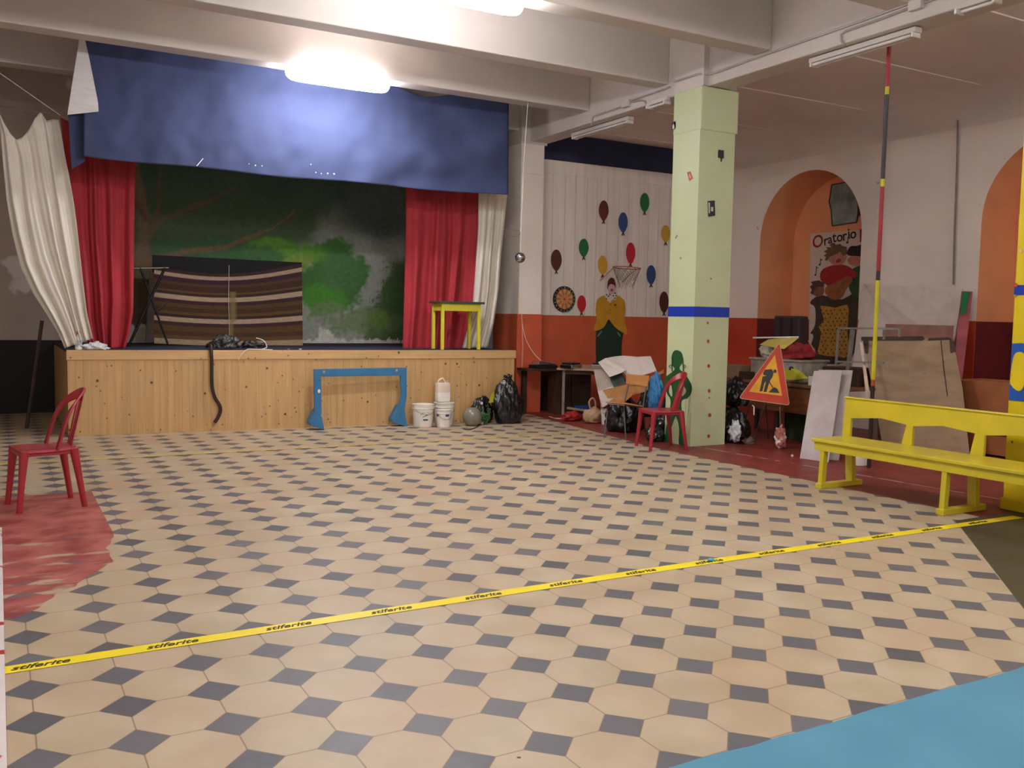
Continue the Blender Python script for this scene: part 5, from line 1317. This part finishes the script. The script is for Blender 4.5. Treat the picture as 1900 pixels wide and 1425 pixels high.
tag(MB().lathe([(0, 0), (.10, .003), (.105, .05), (.11, .16), (0, .165)], oz(1590, 862), 24).out('white_pot', white_plastic, base=oz(1590, 862), smooth=40), 'white pot on the floor behind the bench leg', 'pot')
# low cabinet in front of niche two
t = thing('low_cabinet', 'low orange-brown wooden cabinet between the plywood and the yellow pillar', 'cabinet', (10.1, 2.6, 0))
XC_ = 9.85; yl, yr = ox(1780, 720, XC_).y+.1, ox(1870, 720, XC_).y-1.2
MB().box((XC_, yr, .02), (XC_+.6, yl, ox(1800, 706, XC_).z), bev=.006).out('cabinet_body', mat('orange_wood', (176, 112, 66), .5, var=.12, vs=3), t)
MB().box((XC_-.012, yr, .25), (XC_, yl, .38)).out('groove', dark_wood, t)
MB().box((XC_-.01, yr, .38), (XC_, yl, .47)).out('pale_panel', carton_white, t)

# ------------------------------------------------------------------ poster and picture in the niche
XN = XW+.80-.016
def nx(x, y, off=0): return ox(x, y, XN-off)
t = thing('poster', 'tall painted poster headed Oratorio with singing children in the left niche', 'poster', nx(1552, 690))
def k5(s): return [(1480+a/5.0875, 410+b_/5.0875) for a, b_ in s]
def pst(pts, mt, nm, off, th=.002): return MB().prism([nx(*p, off) for p in pts], (-th, 0, 0)).out(nm, mt, t)
t = pst([(1504, 434), (1660, 420), (1660, 690), (1500, 690)], mat('poster_paper', (214, 200, 188), .8, var=.03), 'paper', 0, .003)
pm = lambda n, c: mat('poster_'+n, c, .8, var=.12, vs=9)
pst(smp(k5([(165, 820), (120, 780), (140, 740), (230, 700), (420, 740), (600, 640), (640, 800), (560, 980), (500, 1320), (120, 1320), (150, 1090), (120, 1060), (165, 980)]), 3), pm('dark_brown', (72, 62, 50)), 'dark_ground', .003)  # dark brown ground of the painted picture
pst(smp(k5([(600, 420), (500, 470), (480, 600), (520, 700), (600, 720), (680, 600), (680, 430)]), 3), pm('green', (52, 90, 50)), 'green_shirt', .005)
pst(smp(k5([(290, 430), (225, 470), (215, 550), (280, 610), (330, 640), (470, 560), (560, 520), (500, 440), (400, 410)]), 3), pm('red', (168, 44, 44)), 'red_shirt', .007)
pst(smp(k5([(330, 590), (400, 560), (480, 520), (520, 570), (460, 640), (420, 720), (340, 745), (265, 690), (265, 630)]), 3), pm('guitar', (158, 100, 62)), 'guitar', .009)
pst(smp(k5([(285, 345), (320, 310), (400, 300), (460, 310), (450, 370), (400, 415), (330, 410)]), 3), pm('skin', (196, 134, 110)), 'face', .011)
pst(k5([(320, 210), (345, 205), (360, 225), (400, 215), (420, 235), (460, 245), (470, 310), (430, 330), (400, 290), (350, 320), (300, 340), (280, 375), (255, 370), (270, 340), (245, 330), (275, 305), (248, 290), (285, 265), (265, 250), (320, 245), (300, 225)]), pm('hair', (112, 88, 62)), 'hair', .013)
pst(smp(k5([(360, 385), (385, 350), (410, 370), (385, 395)]), 3), pm('mouth', (150, 60, 50)), 'mouth', .015)
pst(smp(k5([(470, 380), (500, 335), (580, 330), (640, 360), (590, 420), (520, 425)]), 3), pm('skin', (0, 0, 0)), 'face', .011)
pst(smp(k5([(468, 290), (500, 240), (560, 235), (640, 220), (660, 330), (560, 330), (480, 325)]), 3), pm('black', (44, 34, 38)), 'hair', .013)
pst(smp(k5([(145, 640), (165, 600), (220, 590), (250, 640), (235, 700), (180, 715), (150, 690)]), 3), pm('skin_two', (140, 96, 84)), 'face', .011)
pst(k5([(125, 575), (200, 560), (250, 585), (250, 620), (180, 620), (150, 660), (150, 700), (120, 680), (135, 650), (115, 620), (140, 600)]), pm('hair_two', (92, 62, 58)), 'hair', .013)
pst(smp(k5([(215, 800), (350, 820), (470, 790), (480, 900), (470, 1040), (480, 1270), (380, 1280), (200, 1260), (200, 1180), (225, 1050), (200, 1000), (250, 930)]), 2), pm('yellow', (196, 150, 62)), 'yellow_panel', .011)
random.seed(5); b = MB(); k = 0
for iy in range(12):
    for ix in range(6):
        a = 225+ix*43+(iy % 2)*20+random.uniform(-6, 6); c = 840+iy*37+random.uniform(-6, 6)
        if a > 465: continue
        x, y = 1480+a/5.0875, 410+c/5.0875; b.prism([nx(*p, .0135) for p in disc(x, y, 1.3, 1.6, 7)], (-.0012, 0, 0))
b.out('dots', pm('dot', (74, 50, 36)), t)['kind'] = 'stuff'
# lettering: hand-drawn capitals and lower case, facing the hall (-X)
def face_x(x, y, sz, ang=0, off=.006):
    p = nx(x, y, off); return Matrix.Translation(p)@Matrix(((0, 0, -1, 0), (-1, 0, 0, 0), (0, 1, 0, 0), (0, 0, 0, 1)))@Matrix.Rotation(radians(ang), 4, 'Z')
lb = pm('letter', (40, 28, 30)); lr = pm('letter_red', (150, 36, 44))
lettering('O', .30, lr, face_x(1517, 449, 1, 8), t, shear=.05, off=.004)
for ch, x, y, sz in (('r', 1532, 447, .24), ('a', 1540, 444, .22), ('t', 1548, 441, .25), ('o', 1558, 440, .24), ('r', 1567, 438, .24), ('i', 1575, 434, .24), ('o', 1583, 434, .24)):
    lettering(ch, sz, lb, face_x(x, y, 1, 8), t, off=.003)
lettering('P', .30, lr, face_x(1601, 438, 1, 4), t, off=.004)
for x, y, s_ in ((1522, 491, .10), (1514, 510, .14), (1573, 450, .09)):
    q_ = nx(x, y, .006); b = MB(); b.bar(q_, q_+V((0, 0, s_)), .012, .004, up=(1, 0, 0)); b.ball(q_+V((0, .012, 0)), .022, 10, (.15, 1, .7)); b.bar(q_+V((0, 0, s_)), q_+V((0, -.04, s_-.03)), .012, .004, up=(1, 0, 0)); b.out('music_note', lb, t)
# picture above
t = thing('picture', 'bluish grey picture with a dark wavy border above the poster', 'picture', nx(1565, 420))
pic = [(1543, 342), (1572, 337), (1590, 336), (1594, 362), (1593, 395), (1590, 413), (1544, 420), (1542, 392), (1538, 375)]
pst2 = lambda pts, mt, nm, off, th: MB().prism([nx(*p, off) for p in pts], (-th, 0, 0)).out(nm, mt, t)
pst2(pic, mat('picture_border', (44, 40, 40), .6), 'border', 0, .01)
pc_ = (1566, 378); pst2([(pc_[0]+(x-pc_[0])*.93, pc_[1]+(y-pc_[1])*.955) for x, y in pic], mat('picture_blue', (150, 168, 164), .7, var=.25, vs=3), 'painting', .01, .003)
# brown thing at its right
pst3 = MB().prism([nx(*p) for p in ((1590, 372), (1599, 360), (1603, 380), (1596, 400), (1591, 402))], (-.01, 0, 0)).out('dark_cutout', dark_wood, base=nx(1596, 385)); tag(pst3, 'dark cut-out shape right of the bluish picture', 'decoration')
# thin pipe on the right wall, stains
tag(MB().tube([ox(1778, 188, XW-.03), ox(1776, 300, XW-.03), ox(1771, 440, XW-.03), ox(1769, 528, XW-.03)], .013, 8).out('wall_pipe', mat('wall_pipe_grey', (138, 126, 116), .6), base=ox(1769, 528, XW-.03)), 'thin vertical grey pipe on the right wall between the niches', 'pipe')
for o in bpy.data.objects:
    for k in ('ORG',):
        if k in o: del o[k]
